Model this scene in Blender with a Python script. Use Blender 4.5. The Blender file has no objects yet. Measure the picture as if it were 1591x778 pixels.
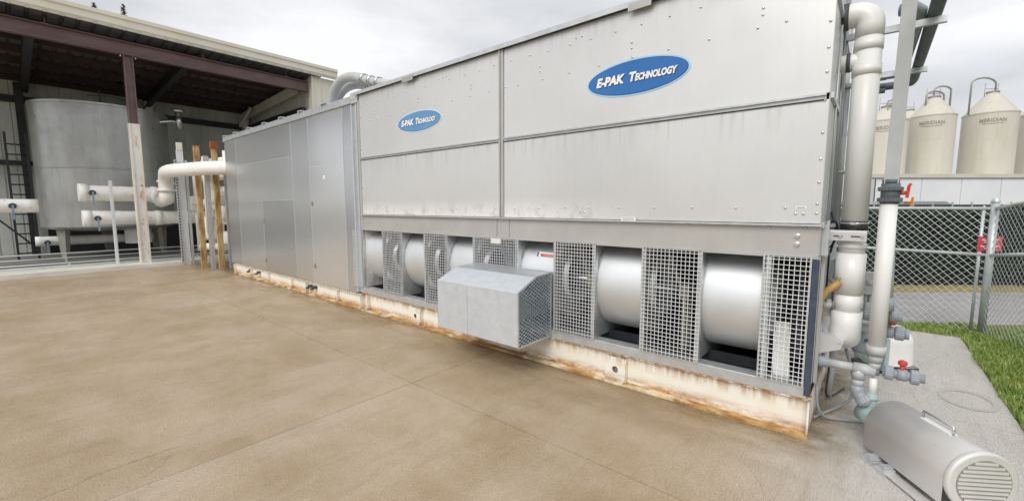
import bpy, math, random
import numpy as np
from mathutils import Vector, Matrix
random.seed(7); rng = np.random.default_rng(7)
S = bpy.context.scene
col = S.collection
R = math.radians

# ------------------------------------------------------------ camera
cam = bpy.data.objects.new('camera', bpy.data.cameras.new('camera')); col.objects.link(cam)
pitch = R(5.882); hd = R(130.205)
fwd = Vector((math.cos(hd)*math.cos(pitch), math.sin(hd)*math.cos(pitch), -math.sin(pitch)))
rgt = Vector((math.sin(hd), -math.cos(hd), 0)); upv = rgt.cross(fwd)
cam.matrix_world = Matrix.Translation((0, 0, 1.8)) @ Matrix((rgt, upv, -fwd)).transposed().to_4x4()
cam.data.sensor_width = 36; cam.data.lens = 36*660/1591
cam.data.clip_start = .05; cam.data.clip_end = 900
S.camera = cam

# ------------------------------------------------------------ world, sun, exposure
SUN_EL, SUN_AZ = 44, 282          # azimuth the light comes from, degrees counter-clockwise from +X
W = bpy.data.worlds.new('World'); S.world = W; W.use_nodes = True
nt = W.node_tree; nt.nodes.clear()
def N(t, typ, **k):
    n = t.nodes.new(typ)
    for a, b in k.items(): setattr(n, a, b)
    return n
sky = N(nt, 'ShaderNodeTexSky', sky_type='NISHITA', sun_disc=False, sun_elevation=R(SUN_EL), sun_rotation=R(90-SUN_AZ))
tc = N(nt, 'ShaderNodeTexCoord'); mp = N(nt, 'ShaderNodeMapping')
mp.inputs['Scale'].default_value = (1.1, 1.1, 3.2); mp.inputs['Location'].default_value = (1.35, .6, .25)
nz = N(nt, 'ShaderNodeTexNoise'); nz.inputs['Scale'].default_value = 1.25; nz.inputs['Detail'].default_value = 6; nz.inputs['Roughness'].default_value = .52
rp = N(nt, 'ShaderNodeValToRGB')
e = rp.color_ramp.elements
e[0].position = .40; e[0].color = (4.7, 4.8, 5.0, 1); e[1].position = .60; e[1].color = (7.3, 7.3, 7.4, 1)
mx = N(nt, 'ShaderNodeMixRGB'); mx.inputs[0].default_value = .94
bg = N(nt, 'ShaderNodeBackground'); bg.inputs[1].default_value = .1
wo = N(nt, 'ShaderNodeOutputWorld')
L = nt.links.new
L(tc.outputs['Generated'], mp.inputs[0]); L(mp.outputs[0], nz.inputs['Vector']); L(nz.outputs['Fac'], rp.inputs[0])
L(sky.outputs[0], mx.inputs[1]); L(rp.outputs[0], mx.inputs[2]); L(mx.outputs[0], bg.inputs[0]); L(bg.outputs[0], wo.inputs[0])
sun = bpy.data.objects.new('sun', bpy.data.lights.new('sun', 'SUN')); col.objects.link(sun)
sun.data.energy = 1.5; sun.data.angle = R(38); sun.data.color = (1, .97, .92)
sd = Vector((math.cos(R(SUN_EL))*math.cos(R(SUN_AZ)), math.cos(R(SUN_EL))*math.sin(R(SUN_AZ)), math.sin(R(SUN_EL))))
sun.rotation_euler = sd.to_track_quat('Z', 'Y').to_euler(); sun.location = (0, -5, 30)
S.view_settings.view_transform = 'Standard'; S.view_settings.look = 'None'
S.view_settings.exposure = .50; S.view_settings.gamma = 1

# ------------------------------------------------------------ materials
MATS = {}
def mat(name, c1, c2=None, rough=.6, metal=0., scale=4., bump=0., bscale=60., rvar=0., stretch=(1, 1, 1), bstretch=(1, 1, 1), detail=6, lo=.35, hi=.65, extra=None, spec=None, coat=0):
    m = bpy.data.materials.new(name); m.use_nodes = True; MATS[name] = m
    t = m.node_tree; b = t.nodes['Principled BSDF']; l = t.links.new
    b.inputs['Roughness'].default_value = rough; b.inputs['Metallic'].default_value = metal
    if spec is not None: b.inputs['Specular IOR Level'].default_value = spec
    if coat: b.inputs['Coat Weight'].default_value = coat
    g = N(t, 'ShaderNodeNewGeometry')
    mpn = N(t, 'ShaderNodeMapping'); mpn.inputs['Scale'].default_value = stretch; l(g.outputs['Position'], mpn.inputs[0])
    n = N(t, 'ShaderNodeTexNoise'); n.inputs['Scale'].default_value = scale; n.inputs['Detail'].default_value = detail; n.inputs['Roughness'].default_value = .6
    l(mpn.outputs[0], n.inputs['Vector'])
    r = N(t, 'ShaderNodeMapRange'); r.inputs[1].default_value = lo; r.inputs[2].default_value = hi; l(n.outputs['Fac'], r.inputs[0])
    mxn = N(t, 'ShaderNodeMixRGB'); mxn.inputs[1].default_value = (*c1, 1); mxn.inputs[2].default_value = (*(c2 or c1), 1); l(r.outputs[0], mxn.inputs[0])
    colr = mxn.outputs[0]
    if rvar:
        rr = N(t, 'ShaderNodeMapRange'); rr.inputs[1].default_value = .3; rr.inputs[2].default_value = .7
        rr.inputs[3].default_value = max(.02, rough-rvar); rr.inputs[4].default_value = min(1, rough+rvar)
        n3 = N(t, 'ShaderNodeTexNoise'); n3.inputs['Scale'].default_value = scale*1.7; n3.inputs['Detail'].default_value = 4
        l(mpn.outputs[0], n3.inputs['Vector']); l(n3.outputs['Fac'], rr.inputs[0]); l(rr.outputs[0], b.inputs['Roughness'])
    if bump:
        mb = N(t, 'ShaderNodeMapping'); mb.inputs['Scale'].default_value = bstretch; l(g.outputs['Position'], mb.inputs[0])
        n2 = N(t, 'ShaderNodeTexNoise'); n2.inputs['Scale'].default_value = bscale; n2.inputs['Detail'].default_value = 5 if bscale > 2 else 0; l(mb.outputs[0], n2.inputs['Vector'])
        bn = N(t, 'ShaderNodeBump'); bn.inputs['Strength'].default_value = bump; bn.inputs['Distance'].default_value = .01 if bscale > 2 else .03
        l(n2.outputs['Fac'], bn.inputs['Height']); l(bn.outputs[0], b.inputs['Normal'])
    if extra: colr = extra(t, l, g, colr, b) or colr
    l(colr, b.inputs['Base Color'])
    return m
def nmask(t, l, g, scale, lo, hi, stretch=(1, 1, 1), loc=(0, 0, 0), detail=6, rough=.65):
    mpn = N(t, 'ShaderNodeMapping'); mpn.inputs['Scale'].default_value = stretch; mpn.inputs['Location'].default_value = loc
    l(g.outputs['Position'], mpn.inputs[0])
    n = N(t, 'ShaderNodeTexNoise'); n.inputs['Scale'].default_value = scale; n.inputs['Detail'].default_value = detail; n.inputs['Roughness'].default_value = rough
    l(mpn.outputs[0], n.inputs['Vector'])
    r = N(t, 'ShaderNodeMapRange'); r.inputs[1].default_value = lo; r.inputs[2].default_value = hi; l(n.outputs['Fac'], r.inputs[0]); return r.outputs[0]
def axmask(t, l, g, ax, a, b_):
    s = N(t, 'ShaderNodeSeparateXYZ'); l(g.outputs['Position'], s.inputs[0])
    r = N(t, 'ShaderNodeMapRange'); r.inputs[1].default_value = a; r.inputs[2].default_value = b_; l(s.outputs[ax], r.inputs[0]); return r.outputs[0]
def mth(t, l, op, a, b_=None):
    m = N(t, 'ShaderNodeMath', operation=op, use_clamp=True)
    for i, v in enumerate((a, b_)):
        if v is None: continue
        if isinstance(v, (int, float)): m.inputs[i].default_value = v
        else: l(v, m.inputs[i])
    return m.outputs[0]
def mixc(t, l, fac, a, c):
    m = N(t, 'ShaderNodeMixRGB')
    if isinstance(fac, (int, float)): m.inputs[0].default_value = fac
    else: l(fac, m.inputs[0])
    l(a, m.inputs[1])
    if isinstance(c, tuple): m.inputs[2].default_value = (*c, 1)
    else: l(c, m.inputs[2])
    return m.outputs[0]

def x_casing(t, l, g, c, b):      # lime deposit creeping up from the lower ledge, faint vertical streaks
    low = axmask(t, l, g, 2, 1.90, 1.72); n = nmask(t, l, g, 7, .36, .50, (1, 1, .8)); left = axmask(t, l, g, 0, -1.6, -3.2)
    f = mth(t, l, 'MULTIPLY', mth(t, l, 'MULTIPLY', low, n), left)
    c = mixc(t, l, f, c, (.90, .89, .87))
    st = nmask(t, l, g, 5, .52, .75, (6, 1, .35), (3, 0, 0)); c = mixc(t, l, mth(t, l, 'MULTIPLY', st, .08), c, (.45, .43, .40))
    dr = nmask(t, l, g, 6, .50, .62, (3, 1, .2), (7, 0, 0)); d1 = axmask(t, l, g, 2, 2.30, 2.57); d2 = axmask(t, l, g, 2, 2.60, 2.58); c = mixc(t, l, mth(t, l, 'MULTIPLY', mth(t, l, 'MULTIPLY', dr, mth(t, l, 'MULTIPLY', d1, d2)), .28), c, (.36, .34, .31))
    d3 = axmask(t, l, g, 2, 3.40, 3.66); c = mixc(t, l, mth(t, l, 'MULTIPLY', mth(t, l, 'MULTIPLY', dr, d3), .3), c, (.38, .36, .33))
    br = nmask(t, l, g, 9, .62, .75, (1, 1, 3), (1, 2, 0)); lw = axmask(t, l, g, 2, 1.78, 1.66)
    return mixc(t, l, mth(t, l, 'MULTIPLY', mth(t, l, 'MULTIPLY', br, lw), .6), c, (.35, .28, .18))
mat('casing', (.64, .645, .645), (.69, .695, .695), rough=.40, metal=.5, scale=.9, rvar=.07, bump=1.0, bscale=.9, extra=x_casing)
mat('casing_dark', (.44, .435, .42), (.5, .49, .475), rough=.45, metal=.3, scale=2.5, rvar=.08)
def x_cab(t, l, g, c, b):
    oi = N(t, 'ShaderNodeObjectInfo'); r = N(t, 'ShaderNodeMapRange'); r.inputs[3].default_value = 0; r.inputs[4].default_value = .75
    l(oi.outputs['Random'], r.inputs[0]); return mixc(t, l, r.outputs[0], c, (.52, .54, .57))
mat('stainless', (.86, .87, .885), (.90, .905, .915), rough=.27, metal=.88, scale=.5, detail=1, bump=.45, bscale=.7, bstretch=(1.3, 1, .8), extra=x_cab)
mat('galv', (.52, .54, .555), (.62, .64, .65), rough=.4, metal=.6, scale=9, rvar=.1, bump=.08, bscale=40)
mat('galv_white', (.58, .62, .67), (.65, .69, .735), rough=.36, metal=.4, scale=12, rvar=.08)
def x_span(t, l, g, c, b):
    v = N(t, 'ShaderNodeTexVoronoi'); v.inputs['Scale'].default_value = 45; l(g.outputs['Position'], v.inputs['Vector'])
    h = N(t, 'ShaderNodeSeparateColor'); l(v.outputs['Color'], h.inputs[0])
    return mixc(t, l, mth(t, l, 'MULTIPLY', h.outputs[0], .3), c, (.42, .44, .45))
mat('galv_bright', (.70, .725, .745), (.76, .78, .80), rough=.58, metal=.8, scale=3, rvar=.02)
mat('wire', (.74, .77, .79), (.82, .84, .86), rough=.45, metal=.1, scale=9)
mat('lattice', (.42, .50, .58), (.62, .70, .78), rough=.35, metal=.4, scale=14)
def x_skid(t, l, g, c, b):
    top = axmask(t, l, g, 2, .17, .31); n = nmask(t, l, g, 3.5, .44, .60, (5, 1, .5), (0, 0, 0), 8, .7)
    f1 = mth(t, l, 'MULTIPLY', top, n); edge = mth(t, l, 'MULTIPLY', axmask(t, l, g, 2, .285, .305), nmask(t, l, g, 9, .40, .52)); f1 = mth(t, l, 'MAXIMUM', f1, edge)
    bot = axmask(t, l, g, 2, .13, .03); n2 = nmask(t, l, g, 5, .36, .56, (.6, 1, 3), (4, 1, 0), 8, .75)
    f2 = mth(t, l, 'MULTIPLY', bot, n2)
    f3 = nmask(t, l, g, 14, .64, .72, (1, 1, 1), (9, 1, 0), 8, .7)
    rc = N(t, 'ShaderNodeMixRGB'); rc.inputs[1].default_value = (.50, .25, .06, 1); rc.inputs[2].default_value = (.20, .07, .025, 1)
    l(nmask(t, l, g, 22, .45, .62), rc.inputs[0])
    f = mth(t, l, 'MAXIMUM', mth(t, l, 'MAXIMUM', f1, f2), mth(t, l, 'MULTIPLY', f3, .6))
    return mixc(t, l, f, c, rc.outputs[0])
mat('skid_paint', (.86, .83, .75), (.80, .76, .64), rough=.5, scale=3, bump=.12, bscale=25, extra=x_skid, lo=.4, hi=.75)
mat('skid_flange', (.66, .46, .17), (.34, .15, .05), rough=.8, scale=9, bump=.4, bscale=60, stretch=(.5, 1, 1), lo=.35, hi=.6, extra=lambda t, l, g, c, b: mixc(t, l, nmask(t, l, g, 3, .5, .62, (.7, 1, 1), (5, 0, 0)), c, (.78, .70, .52)))
mat('dark_inside', (.012, .014, .018), (.02, .024, .03), rough=.7, scale=8)  # near-black: shade inside the fan chamber put into the colour
mat('dark_grey', (.05, .055, .06), (.08, .08, .085), rough=.6, scale=8)
mat('navy_gasket', (.035, .05, .085), (.06, .075, .11), rough=.55, scale=10)
mat('rubber', (.012, .013, .02), (.03, .03, .04), rough=.45, scale=20)
mat('clamp_steel', (.6, .6, .6), (.7, .7, .7), rough=.25, metal=.9)
mat('pvc_white', (.78, .775, .755), (.83, .825, .81), rough=.38, scale=2.5, rvar=.06, extra=lambda t, l, g, c, b: mixc(t, l, mth(t, l, 'MULTIPLY', nmask(t, l, g, 30, .68, .74), .35), c, (.30, .28, .25)))
mat('pvc_grey', (.27, .30, .335), (.33, .36, .395), rough=.42, scale=9, rvar=.05)
mat('pvc_light_grey', (.46, .475, .48), (.53, .54, .545), rough=.42, scale=5)
mat('pvc_dark', (.10, .12, .135), (.15, .17, .185), rough=.45, scale=6)
mat('channel_grey', (.40, .41, .42), (.47, .48, .49), rough=.5, scale=4)
mat('red_plastic', (.55, .045, .04), (.62, .07, .05), rough=.35, scale=9)
mat('orange_plastic', (.70, .22, .03), (.75, .27, .05), rough=.35, scale=9)
mat('brown_hose', (.42, .25, .08), (.52, .33, .13), rough=.4, scale=16)
mat('cable_grey', (.28, .29, .31), (.34, .35, .37), rough=.5)
mat('teal_pump', (.30, .42, .42), (.42, .52, .51), rough=.5, scale=14)
mat('cover_steel', (.68, .665, .65), (.76, .75, .735), rough=.42, metal=.35, scale=3, rvar=.07, bump=.05, bscale=6, extra=lambda t, l, g, c, b: mixc(t, l, mth(t, l, 'MULTIPLY', nmask(t, l, g, 34, .67, .72), .5), c, (.25, .2, .16)))
mat('galv_strut', (.55, .58, .60), (.65, .67, .69), rough=.4, metal=.5, scale=12)
# yard
def x_yard(t, l, g, c, b):
    big = nmask(t, l, g, .55, .40, .62, (1, 1.5, 1), (3, 7, 0), 5); c = mixc(t, l, big, c, (.42, .31, .185))
    c = mixc(t, l, mth(t, l, 'MULTIPLY', nmask(t, l, g, .5, .50, .70, (1.6, .6, 1), (11, 2, 0), 4), .6), c, (.60, .50, .39))
    gx = axmask(t, l, g, 0, -.75, .0); gy = axmask(t, l, g, 1, 2.2, 3.5)
    gm = mth(t, l, 'MULTIPLY', gx, gy); gm = mth(t, l, 'MULTIPLY', gm, nmask(t, l, g, 1.3, .12, .40, (1, 1, 1), (0, 3, 0)))
    c = mixc(t, l, mth(t, l, 'MULTIPLY', gm, .97), c, (.68, .655, .62))
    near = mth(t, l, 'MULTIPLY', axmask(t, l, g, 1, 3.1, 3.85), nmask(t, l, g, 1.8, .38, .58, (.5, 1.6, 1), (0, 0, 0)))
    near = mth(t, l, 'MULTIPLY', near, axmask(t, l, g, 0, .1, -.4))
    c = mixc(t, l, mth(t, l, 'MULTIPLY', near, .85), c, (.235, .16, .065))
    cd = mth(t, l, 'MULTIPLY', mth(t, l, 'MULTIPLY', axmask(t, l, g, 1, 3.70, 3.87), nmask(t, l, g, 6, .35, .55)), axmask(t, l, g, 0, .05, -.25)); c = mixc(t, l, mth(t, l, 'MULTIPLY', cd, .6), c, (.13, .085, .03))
    strip = mth(t, l, 'MULTIPLY', mth(t, l, 'MULTIPLY', axmask(t, l, g, 0, -3.52, -3.49), axmask(t, l, g, 0, -2.95, -3.40)), axmask(t, l, g, 1, 2.5, 1.5)); c = mixc(t, l, mth(t, l, 'MULTIPLY', strip, .3), c, (.64, .56, .46))
    dk = mth(t, l, 'MULTIPLY', nmask(t, l, g, 5, .5, .8, (2.2, .35, 1), (0, 5, 0)), .4); c = mixc(t, l, dk, c, (.30, .215, .13))
    sp = nmask(t, l, g, 26, .66, .72, (1, 1, 1), (2, 2, 0), 4); c = mixc(t, l, mth(t, l, 'MULTIPLY', sp, .35), c, (.13, .10, .06))
    mm = mth(t, l, 'MULTIPLY', axmask(t, l, g, 0, .35, -.2), mth(t, l, 'MULTIPLY', axmask(t, l, g, 1, 3.75, 4.0), nmask(t, l, g, 4, .48, .62)))
    c = mixc(t, l, mth(t, l, 'MULTIPLY', mm, .7), c, (.16, .14, .04))
    nd = N(t, 'ShaderNodeTexNoise'); nd.inputs['Scale'].default_value = 2.2; nd.inputs['Detail'].default_value = 5; l(g.outputs['Position'], nd.inputs['Vector'])
    va = N(t, 'ShaderNodeVectorMath', operation='MULTIPLY_ADD'); l(nd.outputs['Color'], va.inputs[0]); va.inputs[1].default_value = (.35, .35, 0); l(g.outputs['Position'], va.inputs[2])
    vo = N(t, 'ShaderNodeTexVoronoi', feature='DISTANCE_TO_EDGE'); vo.inputs['Scale'].default_value = .33; l(va.outputs[0], vo.inputs['Vector'])
    cr = N(t, 'ShaderNodeMapRange'); cr.inputs[1].default_value = .0009; cr.inputs[2].default_value = .0; l(vo.outputs['Distance'], cr.inputs[0])
    c = mixc(t, l, mth(t, l, 'MULTIPLY', mth(t, l, 'MULTIPLY', cr.outputs[0], nmask(t, l, g, .9, .46, .54, (1, 1, 1), (5, 9, 0))), .8), c, (.10, .075, .05))
    # broom finish across the slab, damp gloss, relief
    w = N(t, 'ShaderNodeTexWave', wave_type='BANDS', bands_direction='X'); w.inputs['Scale'].default_value = 26; w.inputs['Distortion'].default_value = 5; w.inputs['Detail'].default_value = 4; w.inputs['Detail Scale'].default_value = 2.2
    l(g.outputs['Position'], w.inputs['Vector'])
    fine = N(t, 'ShaderNodeTexNoise'); fine.inputs['Scale'].default_value = 55; fine.inputs['Detail'].default_value = 6; l(g.outputs['Position'], fine.inputs['Vector'])
    sm = N(t, 'ShaderNodeMath', operation='MULTIPLY_ADD'); l(w.outputs['Fac'], sm.inputs[0]); sm.inputs[1].default_value = .6; l(fine.outputs['Fac'], sm.inputs[2])
    bn = N(t, 'ShaderNodeBump'); bn.inputs['Strength'].default_value = .7; bn.inputs['Distance'].default_value = .009; l(sm.outputs[0], bn.inputs['Height']); l(bn.outputs[0], b.inputs['Normal'])
    rr = N(t, 'ShaderNodeMapRange'); rr.inputs[3].default_value = .42; rr.inputs[4].default_value = .13; l(mth(t, l, 'MAXIMUM', near, mth(t, l, 'MULTIPLY', nmask(t, l, g, .8, .40, .62, (1, 1, 1), (8, 1, 0)), .6)), rr.inputs[0]); l(rr.outputs[0], b.inputs['Roughness'])
    gr = mth(t, l, 'MULTIPLY', nmask(t, l, g, 60, .42, .66, (1, .35, 1)), .24)
    return mixc(t, l, gr, c, (.27, .20, .13))
mat('yard_concrete', (.56, .445, .32), (.51, .395, .272), rough=.6, scale=2.2, extra=x_yard)
def x_pad(t, l, g, c, b):
    st = mth(t, l, 'MULTIPLY', axmask(t, l, g, 0, .25, -.25), nmask(t, l, g, 3, .40, .6)); c = mixc(t, l, mth(t, l, 'MULTIPLY', st, .75), c, (.30, .235, .12))
    return mixc(t, l, mth(t, l, 'MULTIPLY', nmask(t, l, g, 30, .66, .74), .4), c, (.25, .22, .18))
mat('pad_concrete', (.50, .475, .44), (.42, .395, .36), rough=.65, scale=1.6, bump=.25, bscale=60, bstretch=(2.4, .25, 1), extra=x_pad)
mat('pad_ring', (.475, .45, .42), (.445, .42, .39), rough=.7, scale=6)
mat('joint_fill', (.17, .13, .09), (.24, .18, .13), rough=.9, scale=14)
mat('curb_paint', (.80, .79, .73), (.66, .64, .57), rough=.6, scale=3, stretch=(1, .5, 2))
mat('shed_slab', (.24, .235, .215), (.16, .155, .14), rough=.6, scale=1.5)
mat('ground_soil', (.20, .17, .12), (.12, .12, .06), rough=.9, scale=.3, bump=.3, bscale=8)
mat('asphalt', (.30, .285, .285), (.38, .36, .355), rough=.8, scale=1.5, bump=.5, bscale=50)
mat('dry_verge', (.36, .28, .13), (.24, .22, .09), rough=.9, scale=5, bump=.5, bscale=40)
# shed
mat('primer_steel', (.13, .075, .078), (.19, .125, .125), rough=.5, scale=3, stretch=(1, .4, 1), bump=.08, bscale=12)
mat('primer_dark', (.05, .030, .032), (.075, .048, .048), rough=.6, scale=3)
mat('dark_steel', (.02, .02, .024), (.03, .03, .034), rough=.6)
mat('cream_trim', (.72, .69, .58), (.78, .75, .65), rough=.45, scale=1.2)
mat('siding_inside', (.66, .68, .62), (.50, .52, .47), rough=.55, scale=1.3, stretch=(1, 1, .4))
mat('deck_under', (.09, .095, .11), (.12, .125, .135), rough=.5, scale=2)
def x_col(t, l, g, c, b):
    f = nmask(t, l, g, 4, .52, .66, (2, 2, .4), (1, 0, 0), 7); c = mixc(t, l, f, c, (.55, .30, .10)); return mixc(t, l, nmask(t, l, g, 9, .62, .7), c, (.25, .10, .04))
mat('worn_white_post', (.80, .81, .80), (.74, .74, .70), rough=.5, scale=3, extra=x_col)
mat('worn_cream_face', (.82, .79, .70), (.76, .68, .50), rough=.55, scale=4, stretch=(1, 1, .4))
mat('rust_post', (.64, .47, .23), (.33, .15, .05), rough=.8, scale=6, stretch=(1, 1, .35), bump=.4, bscale=40, lo=.38, hi=.62)
mat('rust_red', (.36, .10, .03), (.22, .06, .02), rough=.85, scale=20, bump=.4)
mat('white_strut', (.66, .70, .73), (.74, .76, .78), rough=.4, scale=6)
def x_tank(t, l, g, c, b):
    st = nmask(t, l, g, 3, .48, .7, (2.2, 2.2, .25), (0, 0, 0), 7); return mixc(t, l, mth(t, l, 'MULTIPLY', st, .4), c, (.24, .24, .23))
mat('tank_steel', (.46, .465, .46), (.38, .38, .37), rough=.34, metal=.6, scale=1.5, rvar=.08, bump=.1, bscale=3, extra=x_tank)
mat('tank_leg', (.27, .26, .235), (.35, .335, .30), rough=.5, metal=.3, scale=5)
mat('insulation', (.88, .875, .85), (.80, .78, .72), rough=.55, scale=5, bump=.5, bscale=14, lo=.45, hi=.75, extra=lambda t, l, g, c, b: mixc(t, l, nmask(t, l, g, 10, .62, .72), c, (.32, .20, .10)))
mat('blue_handle', (.16, .28, .38), (.22, .34, .44), rough=.4)
mat('conduit', (.38, .40, .40), (.46, .48, .48), rough=.4, metal=.5, scale=8)
mat('conduit_pale', (.62, .64, .65), (.52, .54, .55), rough=.4, metal=.2, scale=8)
# labels
mat('logo_blue', (.022, .14, .42), (.03, .16, .46), rough=.3, scale=4)
mat('logo_blue_faded', (.10, .27, .52), (.13, .31, .56), rough=.35, scale=4)
mat('logo_pale', (.33, .58, .80), (.38, .62, .83), rough=.3)
mat('logo_pale_faded', (.52, .70, .82), (.56, .73, .84), rough=.35)
mat('print_white', (.85, .85, .84), (.8, .8, .78), rough=.4)
mat('print_dark', (.012, .025, .08), rough=.4)
mat('print_black', (.03, .03, .03), rough=.5)
mat('print_red', (.55, .06, .03), rough=.45)
mat('print_faded', (.27, .25, .215), rough=.6)
# background
mat('silo_cream', (.55, .525, .455), (.61, .585, .515), rough=.45, scale=.8, stretch=(1, 1, .3), extra=lambda t, l, g, c, b: mixc(t, l, mth(t, l, 'MULTIPLY', nmask(t, l, g, 1.6, .5, .75, (2.5, 2.5, .2)), .4), c, (.45, .40, .28)))
mat('silo_pipe', (.30, .29, .27), (.4, .39, .36), rough=.45, metal=.4)
mat('building_white', (.72, .745, .775), (.77, .79, .81), rough=.6, scale=.7)
mat('building_gray', (.50, .51, .52), (.56, .57, .58), rough=.6, scale=.7)
mat('roof_grey', (.30, .30, .315), (.38, .38, .39), rough=.5, scale=1.5)
mat('blue_band', (.03, .20, .42), (.05, .24, .46), rough=.4)
mat('fence_galv', (.50, .54, .54), (.62, .66, .66), rough=.4, metal=.35, scale=6)
mat('sign_red', (.62, .07, .09), (.66, .10, .11), rough=.45, scale=12)
mat('hedge_leaf', (.012, .022, .014), (.03, .05, .022), rough=.55, scale=3)  # leaf colour kept near black to carry the shade of an open area
mat('hedge_core', (.008, .012, .008), rough=.9)
mat('bark', (.09, .065, .045), (.14, .10, .07), rough=.9, scale=12, bump=.5)
mat('conifer_leaf', (.03, .055, .035), (.06, .09, .05), rough=.6, scale=.8)
def x_grass(t, l, g, c, b): b.inputs['Subsurface Weight'].default_value = 0; return c
mat('grass_blade', (.17, .27, .05), (.36, .44, .12), rough=.5, scale=5, extra=x_grass)
mat('grass_soil', (.10, .13, .03), (.15, .19, .04), rough=.9, scale=8)

# ------------------------------------------------------------ mesh builder
class MB:
    def __init__(s): s.v = []; s.f = []; s.sm = []
    def add(s, vs, fs, smooth=False):
        o = len(s.v); s.v += [tuple(v) for v in vs]; s.f += [tuple(i+o for i in f) for f in fs]; s.sm += [smooth]*len(fs); return s
    def box(s, x0, x1, y0, y1, z0, z1, ch=0):
        if ch:                                              # chamfered along the longest axis
            d = (x1-x0, y1-y0, z1-z0); a = d.index(max(d)); o = [i for i in range(3) if i != a]
            lo, hi = (x0, y0, z0), (x1, y1, z1); p = []
            for A in (lo[a], hi[a]):
                for (u, w) in ((lo[o[0]]+ch, lo[o[1]]), (hi[o[0]]-ch, lo[o[1]]), (hi[o[0]], lo[o[1]]+ch), (hi[o[0]], hi[o[1]]-ch), (hi[o[0]]-ch, hi[o[1]]), (lo[o[0]]+ch, hi[o[1]]), (lo[o[0]], hi[o[1]]-ch), (lo[o[0]], lo[o[1]]+ch)):
                    q = [0, 0, 0]; q[a] = A; q[o[0]] = u; q[o[1]] = w; p.append(q)
            fs = [(i, (i+1) % 8, 8+(i+1) % 8, 8+i) for i in range(8)]+[tuple(range(7, -1, -1)), tuple(range(8, 16))]
            return s.add(p, fs)
        return s.add([(x0, y0, z0), (x1, y0, z0), (x1, y1, z0), (x0, y1, z0), (x0, y0, z1), (x1, y0, z1), (x1, y1, z1), (x0, y1, z1)],
                     [(0, 3, 2, 1), (4, 5, 6, 7), (0, 1, 5, 4), (1, 2, 6, 5), (2, 3, 7, 6), (3, 0, 4, 7)])
    def obox(s, c, ax, ay, az):
        c, ax, ay, az = map(Vector, (c, ax, ay, az))
        p = [c+ax*i+ay*j+az*k for k in (-1, 1) for i, j in ((-1, -1), (1, -1), (1, 1), (-1, 1))]
        return s.add(p, [(0, 3, 2, 1), (4, 5, 6, 7), (0, 1, 5, 4), (1, 2, 6, 5), (2, 3, 7, 6), (3, 0, 4, 7)])
    def beam(s, a, b, w, h, side=None):                      # rectangular bar a->b, w sideways, h up
        a, b = Vector(a), Vector(b); d = b-a; Ln = d.length; d.normalize()
        sd_ = Vector(side) if side else (d.cross(Vector((0, 0, 1))) if abs(d.z) < .95 else Vector((1, 0, 0)))
        sd_ = (sd_-d*sd_.dot(d)).normalized(); u = sd_.cross(d)
        return s.obox((a+b)/2, d*Ln/2, sd_*w/2, u*h/2)
    def tube(s, pts, r, n=12, caps=True, smooth=True):
        pts = [Vector(p) for p in pts]; m = len(pts); rs = r if isinstance(r, (list, tuple)) else [r]*m
        T = [(pts[min(i+1, m-1)]-pts[max(i-1, 0)]).normalized() if (pts[min(i+1, m-1)]-pts[max(i-1, 0)]).length > 1e-9 else Vector((0, 0, 1)) for i in range(m)]
        a = T[0].orthogonal().normalized(); vs = []
        for i in range(m):
            a = (a-T[i]*a.dot(T[i])).normalized(); b = T[i].cross(a)
            for k in range(n):
                t = 2*math.pi*k/n; vs.append(pts[i]+(a*math.cos(t)+b*math.sin(t))*rs[i])
        fs = [(i*n+k, i*n+(k+1) % n, (i+1)*n+(k+1) % n, (i+1)*n+k) for i in range(m-1) for k in range(n)]
        s.add(vs, fs, smooth)
        if caps: 
            o = len(s.v)-m*n; s.f += [tuple(o+k for k in range(n-1, -1, -1)), tuple(o+(m-1)*n+k for k in range(n))]; s.sm += [False, False]
        return s
    def rod(s, a, b, r, n=12, r2=None): return s.tube([a, b], [r, r if r2 is None else r2], n)
    def gear(s, a, b, r, n=28, dep=.06):                     # ribbed union nut
        a, b = Vector(a), Vector(b); T = (b-a).normalized(); u = T.orthogonal().normalized(); w = T.cross(u); vs = []
        ends = [(a, .9), (a+T*(b-a).length*.12, 1), (b-T*(b-a).length*.12, 1), (b, .9)]
        for p, q in ends:
            for k in range(n*2):
                t = math.pi*k/n; rr = r*q*(1 if k % 2 else 1-dep); vs.append(p+(u*math.cos(t)+w*math.sin(t))*rr)
        m = n*2
        s.add(vs, [(i*m+k, i*m+(k+1) % m, (i+1)*m+(k+1) % m, (i+1)*m+k) for i in range(3) for k in range(m)]+[tuple(range(m-1, -1, -1)), tuple(3*m+k for k in range(m))])
        return s
    def lathe(s, prof, c=(0, 0, 0), axis='z', n=32, smooth=True):
        for i in range(1, len(prof)-1):                        # split the strip at sharp corners so they shade crisply
            u = (prof[i][0]-prof[i-1][0], prof[i][1]-prof[i-1][1]); w = (prof[i+1][0]-prof[i][0], prof[i+1][1]-prof[i][1])
            lu, lw = math.hypot(*u), math.hypot(*w)
            if lu > 1e-9 and lw > 1e-9 and (u[0]*w[0]+u[1]*w[1])/(lu*lw) < .82:
                s.lathe(prof[:i+1], c, axis, n, smooth); return s.lathe(prof[i:], c, axis, n, smooth)
        vs = []
        for (r, h) in prof:
            for k in range(n):
                t = 2*math.pi*k/n; x, y = r*math.cos(t), r*math.sin(t)
                vs.append({'z': (c[0]+x, c[1]+y, c[2]+h), 'x': (c[0]+h, c[1]+x, c[2]+y), 'y': (c[0]+x, c[1]+h, c[2]+y)}[axis])
        m = len(prof)
        return s.add(vs, [(i*n+k, i*n+(k+1) % n, (i+1)*n+(k+1) % n, (i+1)*n+k) for i in range(m-1) for k in range(n)], smooth)
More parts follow.
